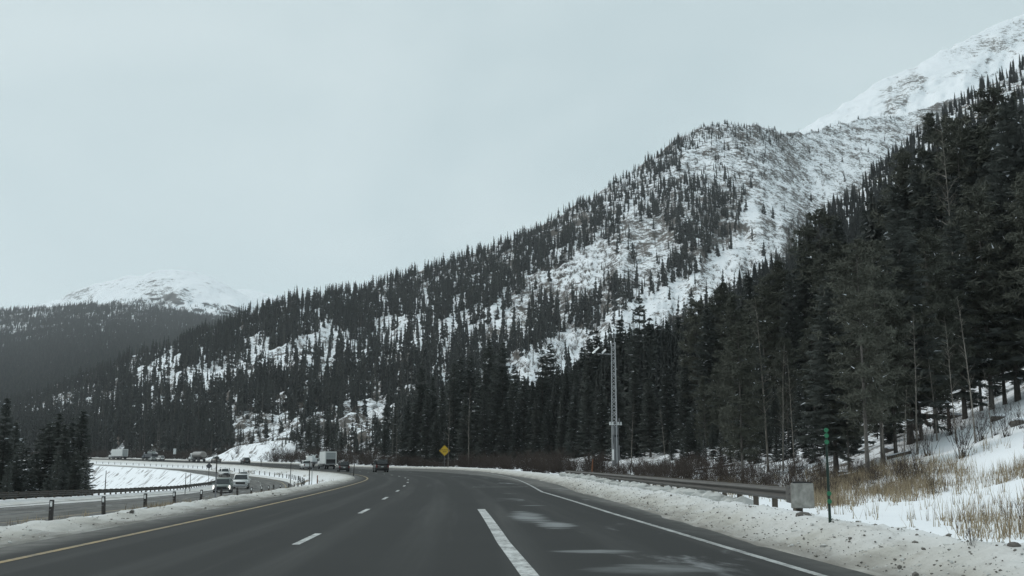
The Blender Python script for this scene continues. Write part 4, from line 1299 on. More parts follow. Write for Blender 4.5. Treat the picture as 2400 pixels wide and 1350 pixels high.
# ------------------------------------------------------------------ guardrails
def wbeam(name, parent, s_arr, doff, zbase, mat, h=.31, base='main'):
    prof = [(0, 0), (.02, .045), (.08, .075), (.08, .095), (.02, .13), (.0, .155), (.02, .18), (.08, .215), (.08, .235), (.02, .265), (0, .31)]
    V = []; Fc = []
    n = len(prof)
    for s in s_arr:
        d = doff(s)
        z = zbase(s)
        for a, b in prof:
            X, Y = path(s, d - a)
            V.append((float(X), float(Y), z + b))
    for i in range(len(s_arr) - 1):
        for j in range(n - 1):
            Fc.append((i * n + j, i * n + j + 1, (i + 1) * n + j + 1, (i + 1) * n + j))
    me = np_mesh(name, V, Fc, [mat], smooth=False)
    o = link(bpy.data.objects.new(name, me), parent)
    so = o.modifiers.new('thick', 'SOLIDIFY'); so.thickness = .006
    return o

def gtop(s, d):
    return float(ground(np.array([s]), np.array([d]), False)[0])

def guardrail(name, label, s0, s1, doff, zfun, side, mat, flip=1):
    X, Y = path(s0, doff(s0))
    root = empty(name)
    tag(root, label, 'guardrail')
    L_ = 3.81
    k = 0
    s = s0
    while s < s1 - .1:
        e = min(s + L_ + .06, s1)
        dv = (lambda q: (lambda t: doff(t) + (.004 if q % 2 else 0)))(k)
        wbeam('rail_panel', root, np.linspace(s, e, 4), dv, lambda t: zfun(t) + .44, mat)
        s += L_; k += 1
    pm = MB().box((0, 0, .33), (.075, .06, .45)).mesh('post', 'wood_post', .01)
    bm_ = MB().box((0, 0, .60), (.09, .07, .17)).mesh('blockout', 'wood_post', .01)
    s = s0 + .4
    while s < s1:
        d = doff(s) + side * .22
        X, Y = path(s, d)
        o = link(bpy.data.objects.new('post', pm), root); o.location = (float(X), float(Y), zfun(s)); o.rotation_euler = (random.uniform(-.02, .02), random.uniform(-.02, .02), heading(s))
        X, Y = path(s, doff(s) + side * .085)
        b = link(bpy.data.objects.new('blockout', bm_), o)
        b.location = (0, -.135 * side * -1, 0)
        s += 1.905
    return root
GRD = lut([(20, 14.55), (40, 14.9), (86, 16.2)])
zr_ = lambda s: float(ZM(s)) + .12
gr = guardrail('guardrail', 'weathered steel guardrail with blunt end terminal along the right shoulder', 25.6, 86, GRD, zr_, 1, 'weathered_rail')
# end terminal: tapered feeder chute, head frame, dirty impact plate, anchor post
hd = heading(25) - math.pi / 2
def on(s, d, z):
    X, Y = path(s, d)
    return (float(X), float(Y), z)
te = empty('terminal', on(24.9, GRD(24.9), zr_(25)))
te.name = 'end_terminal'; te.parent = gr; te.rotation_euler = (0, 0, heading(25))
MB().prism([(.75, .40), (.75, .80), (.05, .80), (.05, .38)], -.04, .115).build('feeder_chute', 'weathered_rail', te, .012)
fr = MB().box((.02, -.02, .60), (.05, .14, .30))
fr.box((-.06, -.02, .87), (.06, .22, .02)).box((-.06, -.02, .31), (.06, .22, .02))
fr.build('head_frame', 'black_trim', te, .006)
MB().prism([(-.14, .30), (-.14, .86), (-.09, .87), (-.085, .29)], -.30, .26, lambda x, z: .015 * math.sin(z * 9)).build('impact_plate', 'impact_plate', te, .012)
for zz_ in (.45, .6, .75):
    MB().tube((.45, .115, zz_), (.45, .135, zz_), .022, n=6).build('bolt', 'galvanised', te)
MB().box((.10, .02, .1), (.09, .08, .32)).build('anchor_post', 'wood_post', te, .01)
# left guardrail
GLD = lambda s: OPY(s) - 9.9
zl_ = lambda s: float(ZM(s) + ZOD(s)) + .08
guardrail('guardrail', 'long dark guardrail along the outer edge of the lower left carriageway', 4, 178, GLD, zl_, -1, 'weathered_rail')

# ------------------------------------------------------------------ cable barrier in the median
cb = empty('cable_barrier')
tag(cb, 'cable barrier of dark posts with pale tops along the snowy median', 'barrier')
pmesh = MB().box((0, 0, .36), (.075, .065, .48)).mesh('post', 'dark_post', .01)
rmesh = MB().box((0, -.07, .68), (.04, .012, .10)).mesh('reflector', 'reflector', .004)
s = 36.2
cs = []
while s < 470:
    d = float(PST(s)) + random.uniform(-.08, .08)
    X, Y = path(s, d)
    z = gtop(s, d)
    o = link(bpy.data.objects.new('post', pmesh), cb)
    o.location = (float(X), float(Y), z); o.rotation_euler = (random.uniform(-.06, .06), random.uniform(-.06, .06), heading(s) - math.pi / 2 + random.uniform(-.1, .1))
    o.scale = (1, 1, random.uniform(.94, 1.04))
    if random.random() < .8:
        link(bpy.data.objects.new('reflector', rmesh), o)
    cs.append((float(X), float(Y), z))
    s += 6.6
for zz in (.45, .60, .74):
    m = MB()
    for a, b in zip(cs[:-1], cs[1:]):
        m.tube((a[0], a[1], a[2] + zz), (b[0], b[1], b[2] + zz), .011, n=4, cap=False)
    m.build('cable', 'galvanised', cb)

# ------------------------------------------------------------------ poles, stakes, signs
def pole(name, x, ytop, D, label, mat='dark_post', r=.03, cat='pole', group=None, lean=0.0, extra=None, zb=None):
    X, Y, _ = at(x, HZ, D)
    z = float(gz(X, Y)[0]) if zb is None else zb
    _, _, zt = at(x, ytop, D)
    h = float(zt) - z
    root = empty(name, (float(X), float(Y), z))
    root.rotation_euler = (0, lean, 0)
    MB().tube((0, 0, -.25), (0, 0, h * .62), r, n=8).build('lower_shaft', mat, root)
    MB().tube((0, 0, h * .62), (0, 0, h), r * .82, n=8).build('upper_shaft', extra or mat, root)
    tag(root, label, cat, group)
    return root, h
p, h = pole('snow_pole', 1939, 1005, 19.4, 'tall dark snow pole with green reflectors beside the guardrail end terminal', 'green_post', .026)
for k, zz in enumerate((.985, .925, .855, .30, .215)):
    MB().tube((0, -.035, h * zz), (0, -.02, h * zz), .042, n=12).build('reflector', 'green_band', p)
    MB().tube((0, 0, h * zz - .022), (0, 0, h * zz + .022), .030, n=8).build('band', 'green_band', p)
pole('snow_pole', 508, 1068, 72, 'tall pole standing in the median in front of the oncoming cars', 'galvanised', .05, extra='dark_post')
pole('snow_pole', 726, 1080, 118, 'dark pole in the median in front of the white pickup', 'dark_post', .055)
pole('snow_pole', 732, 1084, 124, 'thin grey pole just right of the dark pole by the white pickup', 'galvanised', .04)
pole('snow_pole', 682, 1078, 150, 'thin pole in the narrow median left of the white pickup', 'dark_post', .055)
pole('snow_pole', 829, 1086, 128, 'leaning dark pole at the median tip near the dark grey car', 'dark_post', .05, lean=.06)
pole('snow_pole', 821, 1096, 134, 'short thin pole just left of the leaning median pole', 'galvanised', .035)
pole('snow_pole', 612, 1072, 285, 'distant thin pole beside the far bend in front of the snow cut bank', 'dark_post', .08)
pole('wooden_stake', 745, 1114, 104, 'brown wooden stake in dry grass at the median', 'orange_stake', .06, cat='stake')
pole('marker_stake', 1387, 1076, 104, 'leaning orange marker stake left of the lattice mast', 'orange_stake', .07, cat='stake', lean=.07)
for i, (x, yt, D) in enumerate([(250, 1103, 92), (437, 1108, 118), (448, 1109, 124)]):
    pole('delineator', x, yt, D, ('leftmost', 'middle', 'rightmost')[i] + ' thin dark delineator stake on the snowy bank beyond the left guardrail', 'dark_post', .04, group='delineators beyond the left guardrail')

def diamond(name, x, yc, diag_px, D, label, face, lines, zb=None, ry=0.0, ps=1):
    X, Y, Zc = at(x, yc, D)
    z = float(gz(X, Y)[0])
    root = empty(name, (float(X), float(Y), z), ry)
    hc = float(Zc) - z
    a = diag_px / 2 * D / F * cp
    MB().tube((0, .05, -.3), (0, .05, hc + a * .6), .045, n=8).build('post', 'galvanised' if ps else 'dark_post', root)
    m = MB()
    q = .86 * a
    pts = [(0, hc - a), (a, hc), (0, hc + a), (-a, hc)]
    m.prism(pts, -.012, .006)
    pl = m.build('panel', face, root, .003)
    if lines:
        b = MB()
        for (x0, z0), (x1, z1) in zip(pts, pts[1:] + pts[:1]):
            f0, f1 = .93, .89
            c = lambda v, f: (v[0] * f, hc + (v[1] - hc) * f)
            A, B_, C_, D_ = c((x0, z0), f0), c((x1, z1), f0), c((x1, z1), f1), c((x0, z0), f1)
            b.add([(A[0], -.0155, A[1]), (B_[0], -.0155, B_[1]), (C_[0], -.0155, C_[1]), (D_[0], -.0155, D_[1])], [(0, 1, 2, 3)])
        b.build('border', 'sign_black', pl)
        for txt, zz, size in lines:
            cu = bpy.data.curves.new('lettering', 'FONT')
            cu.body = txt; cu.size = size * a; cu.align_x = 'CENTER'; cu.align_y = 'CENTER'; cu.extrude = .002; cu.offset = .004 * a
            to = bpy.data.objects.new('lettering', cu)
            link(to, pl)
            to.rotation_euler = (math.pi / 2, 0, 0)
            to.location = (0, -.018, hc + zz * a)
            me = bpy.data.meshes.new_from_object(to)
            bpy.data.objects.remove(to); bpy.data.curves.remove(cu)
            me.materials.clear(); me.materials.append(MATS['sign_black'])
            to = link(bpy.data.objects.new('lettering', me), pl)
            to.rotation_euler = (math.pi / 2, 0, 0)
            to.location = (0, -.018, hc + zz * a)
    tag(root, label, 'road sign')
    return root
diamond('warning_sign', 1042, 1056, 26, 199, 'yellow diamond warning sign with two lines of black lettering by the willows', 'sign_yellow', [('AVALANCHE', .12, .27), ('AREA', -.22, .30)])
diamond('warning_sign', 490, 1092, 15, 212, 'dark back of a diamond road sign beside the oncoming lanes', 'sign_back', None, ry=0, ps=0)
# small white marker board far off among the trees
X, Y, Z = at(409, 1066, 425)
mbd = empty('roadside_board', (float(X), float(Y), float(gz(X, Y)[0])))
MB().box((0, 0, 2.9), (.55, .03, 1.1)).build('panel', 'panel_white', mbd, .01)
MB().tube((0, .06, -.3), (0, .06, 3.2), .06).build('post', 'galvanised', mbd)
tag(mbd, 'small white roadside board among the trees above the white distant vehicle', 'road sign')

# lattice weather mast
X, Y, _ = at(1443, HZ, 112)
X, Y = float(X), float(Y)
zb = float(gz(X, Y)[0])
HM = float(at(1443, 800, 112)[2]) - zb
mast = empty('lattice_mast', (X, Y, zb - .1), .35)
tag(mast, 'grey triangular lattice weather mast with solar panels behind the guardrail', 'mast')
def legp(i, z):
    r = .36 - .10 * z / HM
    a = 6.2832 * i / 3 + .5
    return Vector((r * math.cos(a), r * math.sin(a), z))
for i in range(3):
    MB().tube(legp(i, 0), legp(i, HM), .048, .042, 6).build('leg', 'tower_steel', mast)
nb = 26
for k in range(nb):
    m = MB()
    z0 = HM * .33 + (HM * .67) * k / nb; z1 = HM * .33 + (HM * .67) * (k + 1) / nb
    for i in range(3):
        j = (i + 1) % 3
        a_, b_ = (legp(i, z0), legp(j, z1)) if k % 2 else (legp(j, z0), legp(i, z1))
        m.tube(a_, b_, .024, n=4, cap=False)
    if k % 4 == 0:
        for i in range(3):
            m.tube(legp(i, z0), legp((i + 1) % 3, z0), .018, n=4, cap=False)
    m.build('lattice_bay', 'tower_steel', mast)
cbx = MB().box((0, 0, HM * .18), (.27, .24, HM * .155)).build('cabinet', 'cabinet', mast, .02)
MB().box((-.29, -.05, HM * .115), (.02, .2, .55)).build('cabinet_door', 'panel_white', cbx, .01)
MB().box((.0, -.25, HM * .26), (.2, .01, .12)).build('vent', 'black_trim', cbx)
MB().box((.34, -.1, HM * .13), (.06, .12, .75)).build('conduit_box', 'cabinet', mast, .01)
MB().box((-.33, -.1, HM * .24), (.05, .1, .4)).build('conduit_box', 'cabinet', mast, .01)
cr = MB()
cr.tube((-.62, -.1, HM * .352), (.66, -.1, HM * .352), .035, n=6)
cr.build('cross_arm', 'panel_white', mast)
for xk in (-.6, -.32, .32, .62):
    MB().tube((xk, -.1, HM * .345), (xk, -.1, HM * .37), .11, .09, 10).build('sensor', 'panel_white', mast)
MB().tube((.42, -.1, HM * .36), (.42, -.1, HM * .40), .09, .09, 8).build('camera_housing', 'cabinet', mast)
ca, sa_ = math.cos(-.35), math.sin(-.35)
def mv(p): return (p[0] * ca - p[1] * sa_, p[0] * sa_ + p[1] * ca, p[2])
zarm = HM * .905
MB().tube(mv((-.1, 0, zarm)), mv((-1.75, 0, zarm + .04)), .035, n=6).build('panel_arm', 'tower_steel', mast)
for (cx_, cz_, w_2, tl) in ((-1.9, zarm + .42, .78, .75), (-1.05, zarm + .3, .46, .75)):
    m = MB()
    c_, s__ = math.cos(tl), math.sin(tl)
    vs_ = []
    for dz in (-.02, .02):
        for dx, dy in ((-1, -1), (1, -1), (1, 1), (-1, 1)):
            lx, ly = dx * w_2 * .62, dy * w_2
            # tilted panel leaning to the left and towards the road
            vs_.append(mv((cx_ + lx * c_ - dz * s__, ly * .8, cz_ + lx * s__ + dz * c_ + .12 * dy)))
    m.add(vs_, [(0, 3, 2, 1), (4, 5, 6, 7), (0, 1, 5, 4), (1, 2, 6, 5), (2, 3, 7, 6), (3, 0, 4, 7)])
    m.build('solar_panel', 'panel_white', mast)
MB().tube((.05, 0, HM), (.05, 0, HM + .9), .03, .015, 6).build('antenna', 'tower_steel', mast)

# ------------------------------------------------------------------ vehicles
TY = MB(); TY.tube((0, -.12, 0), (0, .12, 0), .36, n=20); TYRE = TY.mesh('tyre', 'tyre', .02)
RM = MB(); RM.tube((0, -.13, 0), (0, .13, 0), .21, n=12); RIM = RM.mesh('rim', 'rim', .01)
BT_ = MB(); BT_.tube((0, -.14, 0), (0, .14, 0), .50, n=20); BTYRE = BT_.mesh('tyre', 'tyre', .02)
BR = MB(); BR.tube((0, -.15, 0), (0, .15, 0), .28, n=12); BRIM = BR.mesh('rim', 'rim', .01)
def wheels(root, pts, r, big=False):
    base = .5 if big else .36
    for (x, y) in pts:
        w = link(bpy.data.objects.new('wheel', BTYRE if big else TYRE), root)
        w.location = (x, y, r); k = r / base; w.scale = (k, 1, k)
        link(bpy.data.objects.new('rim', BRIM if big else RIM), w)

def car(name, label, cat, paint, s, d, opp=False, Lc=4.8, Wc=1.9, Hc=1.75, style='suv', lamps=False, group=None):
    X, Y = path(s, d)
    z = float(ZM(s) + (ZOD(s) if opp else SUP(s) * d)) + .012
    root = empty(name, (float(X), float(Y), z), heading(s) + (math.pi if opp else 0))
    tag(root, label, cat, group)
    h, w = Lc / 2, Wc / 2
    zb = {'suv': .58, 'pickup': .60, 'sedan': .60, 'boxy': .58}[style] * Hc
    zh = {'suv': .55, 'pickup': .57, 'sedan': .54, 'boxy': .57}[style] * Hc
    cw = h - {'suv': 1.15, 'pickup': 1.35, 'sedan': 1.2, 'boxy': 1.15}[style]
    low = [(h - .08, .30), (h, .48), (h - .02, zh - .14), (h - .14, zh - .03), (cw, zb), (-h + .06, zb), (-h, .62), (-h + .02, .34), (-h + .9, .24), (h - .8, .24)]
    MB().prism(low, -w, w, lambda x, zz: .05 * abs(zz - .65) + (.10 if x > h - .2 else 0)).build('body', paint, root, .05, True)
    rear = {'suv': -h + .12, 'boxy': -h + .06, 'pickup': -h + 2.0, 'sedan': -h + .75}[style]
    rtop = {'suv': -h + .5, 'boxy': -h + .18, 'pickup': -h + 2.2, 'sedan': -h + 1.35}[style]
    ftop = cw - {'suv': .75, 'boxy': .5, 'pickup': .7, 'sedan': .9}[style]
    wi, wt = w - .05, w - .22
    def cabin(x0, x1, x2, x3, a, b, z0, z1):
        return [(x0, -a, z0), (x1, -a, z0), (x1, a, z0), (x0, a, z0), (x2, -b, z1), (x3, -b, z1), (x3, b, z1), (x2, b, z1)]
    fs = [(0, 3, 2, 1), (4, 5, 6, 7), (0, 1, 5, 4), (1, 2, 6, 5), (2, 3, 7, 6), (3, 0, 4, 7)]
    MB().add(cabin(rear, cw + .05, rtop, ftop, wi, wt, zb - .05, Hc), fs).build('cabin', paint, root, .05, True)
    def lerp(a, b, t): return a + (b - a) * t
    lo, hi = .10, .86
    def pane(nm, P):
        MB().add(P, [(0, 1, 2, 3)]).build(nm, 'glass', root)
    def row(t):                # x rear, x front, half width, z at height share t
        return lerp(rear, rtop, t), lerp(cw + .05, ftop, t), lerp(wi, wt, t), lerp(zb - .05, Hc, t)
    r0, f0, a0, z0 = row(lo + .04); r1, f1, a1, z1 = row(hi)
    e = .012
    pane('windscreen', [(f0 + e, -a0 + .1, z0), (f0 + e, a0 - .1, z0), (f1 + e, a1 - .1, z1), (f1 + e, -a1 + .1, z1)])
    pane('rear_window', [(r0 - e, a0 - .12, z0 + .03), (r0 - e, -a0 + .12, z0 + .03), (r1 - e, -a1 + .12, z1), (r1 - e, a1 - .12, z1)])
    for sg in (-1, 1):
        n_w = 2 if style in ('pickup', 'sedan') else 3
        for q in range(n_w):
            u0 = .05 + q * (.92 / n_w) + .015; u1 = .05 + (q + 1) * (.92 / n_w) - .015
            P = [(lerp(r0, f0, u0), sg * (a0 + e), z0), (lerp(r0, f0, u1), sg * (a0 + e), z0), (lerp(r1, f1, u1), sg * (a1 + e), z1), (lerp(r1, f1, u0), sg * (a1 + e), z1)]
            pane('side_window', P)
        MB().box((cw - .12, sg * (w + .09), zb + .06), (.07, .10, .08)).build('mirror', paint, root, .02)
        MB().box((-h + .02, sg * (w - .14), zb - .22), (.04, .09, .20 if style != 'sedan' else .1)).build('taillight', 'tail_red', root, .01)
        if lamps:
            MB().box((h - .03, sg * (w - .10), zh - .28), (.05, .05, .22)).build('headlight', 'headlamp', root, .01)
        else:
            MB().box((h - .05, sg * (w - .22), zh - .19), (.05, .16, .07)).build('headlight', 'lamp_clear', root, .01)
    MB().box((h - .02, 0, zh - .32), (.05, w - .42, .13)).build('grille', 'black_trim', root, .01)
    MB().box((h + .02, 0, .42), (.08, w - .08, .11)).build('front_bumper', 'black_trim' if style != 'pickup' else 'chrome', root, .03)
    MB().box((-h - .03, 0, .45), (.08, w - .08, .11)).build('rear_bumper', 'black_trim' if style != 'pickup' else 'chrome', root, .03)
    MB().box((-h - .015, 0, zb - .30 if style != 'pickup' else .55), (.012, .17, .08)).build('number_plate', 'plate', root)
    if style in ('suv', 'boxy'):
        for sg in (-1, 1):
            MB().box(((ftop + rtop) / 2, sg * (wt - .1), Hc + .04), ((ftop - rtop) / 2 - .1, .02, .02)).build('roof_rail', 'chrome', root)
    if style == 'pickup':
        bx0, bx1 = -h + .12, rear - .08
        MB().box(((bx0 + bx1) / 2, 0, zb + .004), ((bx1 - bx0) / 2, w - .16, .006)).build('cargo_bed', 'black_trim', root)
        for sg in (-1, 1):
            MB().box(((bx0 + bx1) / 2 - .03, sg * (w - .09), zb + .05), ((bx1 - bx0) / 2 + .05, .05, .06)).build('bed_rail', paint, root, .02)
        MB().box((-h + .06, 0, zb - .14), (.03, w - .3, .2)).build('tailgate', paint, root, .02)
    r = .37 if style == 'pickup' else .35
    ax = h - .95
    wheels(root, [(ax, w - .12), (ax, -w + .12), (-h + 1.05, w - .12), (-h + 1.05, -w + .12)], r)
    return root

def truck(name, label, paint, s, d, kind, Lb=6.0, cabc='paint_white'):
    X, Y = path(s, d)
    z = float(ZM(s) + SUP(s) * d) + .012
    root = empty(name, (float(X), float(Y), z), heading(s))
    tag(root, label, 'truck')
    h = Lb / 2
    cab0 = h + .15
    # chassis and cab
    MB().box((.6, 0, .82), (h + 1.4, .45, .12)).build('chassis', 'black_trim', root)
    semi = kind in ('tanker', 'semi', 'dump')
    cl, ch = (2.6, 2.75) if not semi else (3.2, 2.9)
    prof = [(cab0, .75), (cab0, ch), (cab0 + cl * .45, ch), (cab0 + cl * .62, 1.75), (cab0 + cl * .96, 1.55), (cab0 + cl, 1.2), (cab0 + cl, .6), (cab0 + .6, .55)]
    cb_ = MB().prism(prof, -1.12, 1.12, lambda x, zz: .08 if zz > 2 else 0).build('cab', cabc, root, .06, True)
    k0, k1 = (cab0 + cl * .45, ch), (cab0 + cl * .62, 1.75)
    MB().add([(k1[0] + .02, -1.0, k1[1] + .08), (k1[0] + .02, 1.0, k1[1] + .08), (k0[0] + .05, .92, k0[1] - .12), (k0[0] + .05, -.92, k0[1] - .12)], [(0, 1, 2, 3)]).build('windscreen', 'glass', cb_)
    for sg in (-1, 1):
        MB().add([(cab0 + .5, sg * 1.125, 1.75), (cab0 + cl * .55, sg * 1.125, 1.75), (cab0 + cl * .45, sg * 1.06, ch - .25), (cab0 + .5, sg * 1.06, ch - .25)], [(0, 1, 2, 3)]).build('side_window', 'glass', cb_)
        MB().box((cab0 + cl * .55, sg * 1.32, 1.95), (.06, .12, .22)).build('mirror', 'black_trim', cb_, .02)
        MB().box((cab0 + cl - .02, sg * .85, .95), (.05, .16, .10)).build('headlight', 'lamp_clear', root, .01)
        MB().box((-h - .03, sg * .95, .95), (.03, .12, .07)).build('taillight', 'tail_red', root, .01)
    MB().box((cab0 + cl + .05, 0, .62), (.1, 1.12, .16)).build('front_bumper', 'chrome', root, .03)
    if kind in ('box', 'semi'):
        zt = 3.75 if kind == 'box' else 4.0
        bx = MB().box((0, 0, (1.05 + zt) / 2), (h, 1.23, (zt - 1.05) / 2)).build('cargo_box', paint, root, .05)
        for sg in (-1, 1):
            MB().box((0, sg * 1.235, 1.12), (h - .05, .012, .06)).build('bottom_rail', 'galvanised', bx)
            for q in range(int(Lb / .62)):
                MB().box((-h + .35 + q * .62, sg * 1.236, (1.2 + zt) / 2), (.02, .010, (zt - 1.2) / 2 - .1)).build('side_rib', paint, bx)
            MB().box((-h - .012, sg * 1.13, (1.1 + zt) / 2), (.03, .10, (zt - 1.1) / 2)).build('door_post', 'paint_box', bx, .01)
        MB().box((-h - .012, 0, zt - .11), (.03, 1.03, .11)).build('door_header', 'paint_box', bx, .01)
        if kind == 'box':
            for q in range(4):
                MB().box((-h - .008, 0, zt - .42 - q * .33), (.02, 1.02, .155)).build('door_panel', 'door_grey', bx, .008)
            MB().box((-h - .01, 0, 1.62), (.03, 1.02, .50)).build('dark_opening', 'black_trim', root, .01)  # black slab: shade inside the half-open door, put into its colour
            MB().box((-h - .05, 0, 1.30), (.03, .98, .035)).build('door_handle', 'chrome', root, .01)
            MB().box((-h - .18, 0, .98), (.18, 1.15, .07)).build('rear_step', 'chrome', root, .01)
        else:
            for sg in (-1, 1):
                MB().box((-h - .008, sg * .51, 2.5), (.02, .50, 1.3)).build('rear_door', 'door_grey', bx, .01)
            MB().prism([(h + .2, 2.9), (h + .2, 3.95), (h + 1.3, 3.3), (h + 1.6, 2.9)], -1.1, 1.1).build('air_deflector', cabc, root, .05)
            for sg in (-1, 1):
                MB().box((0, sg * 1.0, .75), (h * .55, .03, .3)).build('side_skirt', 'black_trim', root, .01)
        MB().box((-h - .12, 0, .62), (.08, 1.05, .10)).build('rear_bumper', 'black_trim', root, .02)
    elif kind == 'tanker':
        m = MB(); n = 20
        vs_ = []; fs_ = []
        rings = [(-h, .75), (-h + .25, 1.0), (h - .25, 1.0), (h, .75)]
        for x_, k in rings:
            for i in range(n):
                t = 6.2832 * i / n
                vs_.append((x_, 1.2 * k * math.cos(t), 2.35 + 1.12 * k * math.sin(t)))
        for q in range(3):
            for i in range(n):
                fs_.append((q * n + i, q * n + (i + 1) % n, (q + 1) * n + (i + 1) % n, (q + 1) * n + i))
        fs_ += [tuple(range(n)), tuple(range(3 * n, 4 * n))]
        tk = m.add(vs_, fs_).build('tank', paint, root, 0, False)
        for q in range(4):
            MB().tube((-h + 1 + q * (Lb - 2) / 3, 0, 3.4), (-h + 1 + q * (Lb - 2) / 3, 0, 3.58), .28, n=10).build('hatch', 'galvanised', tk)
        MB().box((0, 0, 3.5), (h - .4, .22, .03)).build('walkway', 'galvanised', tk)
        for sg in (-1, 1):
            MB().box((h * .2, sg * 1.0, .95), (h * .3, .2, .3)).build('hose_box', 'black_trim', root, .02)
    elif kind == 'dump':
        MB().prism([(-h, 1.1), (-h - .1, 2.3), (h, 2.3), (h, 1.1)], -1.2, 1.2).build('flat_deck', 'paint_dark_blue', root, .04)
        m = MB(); m.tube((-h + .5, 0, 2.75), (h - .9, 0, 2.75), .62, n=16)
        m.build('load_tank', 'paint_silver', root, .08)
        for q in range(4):
            MB().box((-h + .9 + q * 1.3, 0, 2.78), (.04, .66, .66)).build('tank_strap', 'galvanised', root)
        MB().box((h + .02, 0, 2.2), (.08, 1.15, 1.1)).build('headboard', 'black_trim', root, .02)
        MB().tube((h + .35, -.9, 2.4), (h + .35, -.9, 3.9), .09, n=8).build('exhaust_stack', 'chrome', root)
    elif kind == 'rig':
        MB().box((0, 0, 1.15), (h, 1.15, .14)).build('flat_deck', 'galvanised', root, .02)
        for sg, xq in ((-1, -h + .5), (1, -h + .5), (-1, h - .8), (1, h - .8)):
            m = MB()
            last = None
            for q in range(9):
                t = q / 8
                a = math.pi * .5 * max(0, (t - .55) / .45)
                p_ = (xq, sg * (.75 + .45 * math.sin(a) * (t > .55)), 1.3 + 1.5 * min(t / .55, 1) + .28 * math.sin(math.pi * max(0, (t - .55) / .45)))
                if last: m.tube(last, p_, .06, n=6)
                last = p_
            m.build('rack_arm', 'panel_white', root)
        MB().box((0, 0, 1.75), (h - .7, .7, .42)).build('equipment_box', 'panel_white', root, .05)
        MB().box((-.6, 0, 2.75), (h - 1.2, .10, .07)).build('rack_beam', 'panel_white', root, .01)
        MB().tube((-.3, .2, 2.1), (-.3, .2, 3.0), .22, .12, 10).build('equipment_drum', 'panel_white', root)
    pts = []
    for sg in (-1, 1):
        pts.append((cab0 + cl * .68, sg * .98))
        pts.append((-h + 1.3, sg * .95))
        if semi or kind == 'semi':
            pts.append((-h + 2.5, sg * .95)); pts.append((cab0 - 1.0, sg * .95))
            if kind != 'dump': pts.append((cab0 - 2.1, sg * .95))
    wheels(root, pts, .5, True)
    return root

L1, L2, L3 = 1.83, 5.5, 9.2
car('suv', 'black boxy suv driving away in the middle lane of the near bend', 'suv', 'paint_black', solve(892, L2, 120), L2, Lc=5.1, Wc=2.02, Hc=1.92, style='boxy')
car('suv', 'dark grey suv driving away in the left lane beside the box truck', 'suv', 'paint_charcoal', solve(804, L1, 150), L1, Lc=4.5, Wc=1.85, Hc=1.72, style='boxy')
truck('box_truck', 'white box truck with grey roll-up door driving away round the bend', 'paint_box', solve(768, L2, 180), L2, 'box', 6.4)
car('pickup_truck', 'white pickup driving away left of the white box truck', 'pickup', 'paint_white', solve(717, L1, 190), L1, Lc=5.4, Wc=2.0, Hc=1.86, style='pickup')
truck('work_truck', 'white work truck with arched equipment racks ahead of the box truck', 'panel_white', solve(735, L3 - 1.5, 190), L3 - 1.5, 'rig', 5.0)
car('suv', 'dark suv driving away in front of the snow cut bank', 'suv', 'paint_charcoal', solve(575, L2, 250), L2, Lc=4.8, Wc=1.95, Hc=1.8)
car('pickup_truck', 'tan pickup close behind the tanker truck', 'pickup', 'paint_tan', solve(506, L2, 250), L2, Lc=5.7, Wc=2.0, Hc=1.95, style='pickup')
truck('tanker_truck', 'brownish steel tanker truck on the distant bend', 'tank_steel', solve(466, L3, 300), L3, 'tanker', 9.5)
car('suv', 'small white suv between the tanker and the dark flatbed truck', 'suv', 'paint_white', solve(375, L2, 300), L2, Lc=4.8, Wc=1.95, Hc=1.8)
car('sedan', 'silver car in front of the dark flatbed truck', 'car', 'paint_silver', solve(357, L1, 300), L1, Lc=4.7, Wc=1.85, Hc=1.5, style='sedan')
truck('flatbed_truck', 'dark flatbed truck carrying a pale tank on the distant bend', 'paint_navy', solve(354, L3, 300), L3, 'dump', 7.0, 'paint_navy')
truck('semi_truck', 'large white semi truck, leftmost and farthest vehicle on the upper road', 'paint_box', solve(280, L3, 300), L3, 'semi', 10.5)
oc = lambda s, k: float(OPY(s)) - k
def solve_o(px, k, smin, smax):
    s = np.arange(smin, smax, .25)
    X, Y = path(s, OPY(s) - k)
    x, _ = proj(X, Y, ZM(s) + ZOD(s) + .6)
    return s[np.argmin(np.abs(x - px))]
sA = solve_o(521, 5.5, 70, 140)
car('car', 'silver green oncoming car with lit vertical headlights on the lower road', 'car', 'paint_green_grey', sA, oc(sA, 5.4), True, 4.9, 1.95, 1.62, 'suv', True)
sB = solve_o(565, 5.6, 110, 165)
car('pickup_truck', 'white oncoming pickup behind the car with lit headlights', 'pickup', 'paint_white', sB, oc(sB, 5.6), True, 5.6, 2.05, 1.92, 'pickup')
sC = solve_o(570, 5.0, 165, 235)
car('car', 'dark oncoming car half hidden behind the white pickup', 'car', 'paint_silver', sC, oc(sC, 5.0), True, 4.7, 1.85, 1.55, 'sedan')
sD = solve_o(526, 5.5, 220, 340)
car('suv', 'white oncoming suv, farthest vehicle on the lower road', 'suv', 'paint_white', sD, oc(sD, 5.5), True, 4.8, 1.95, 1.85)

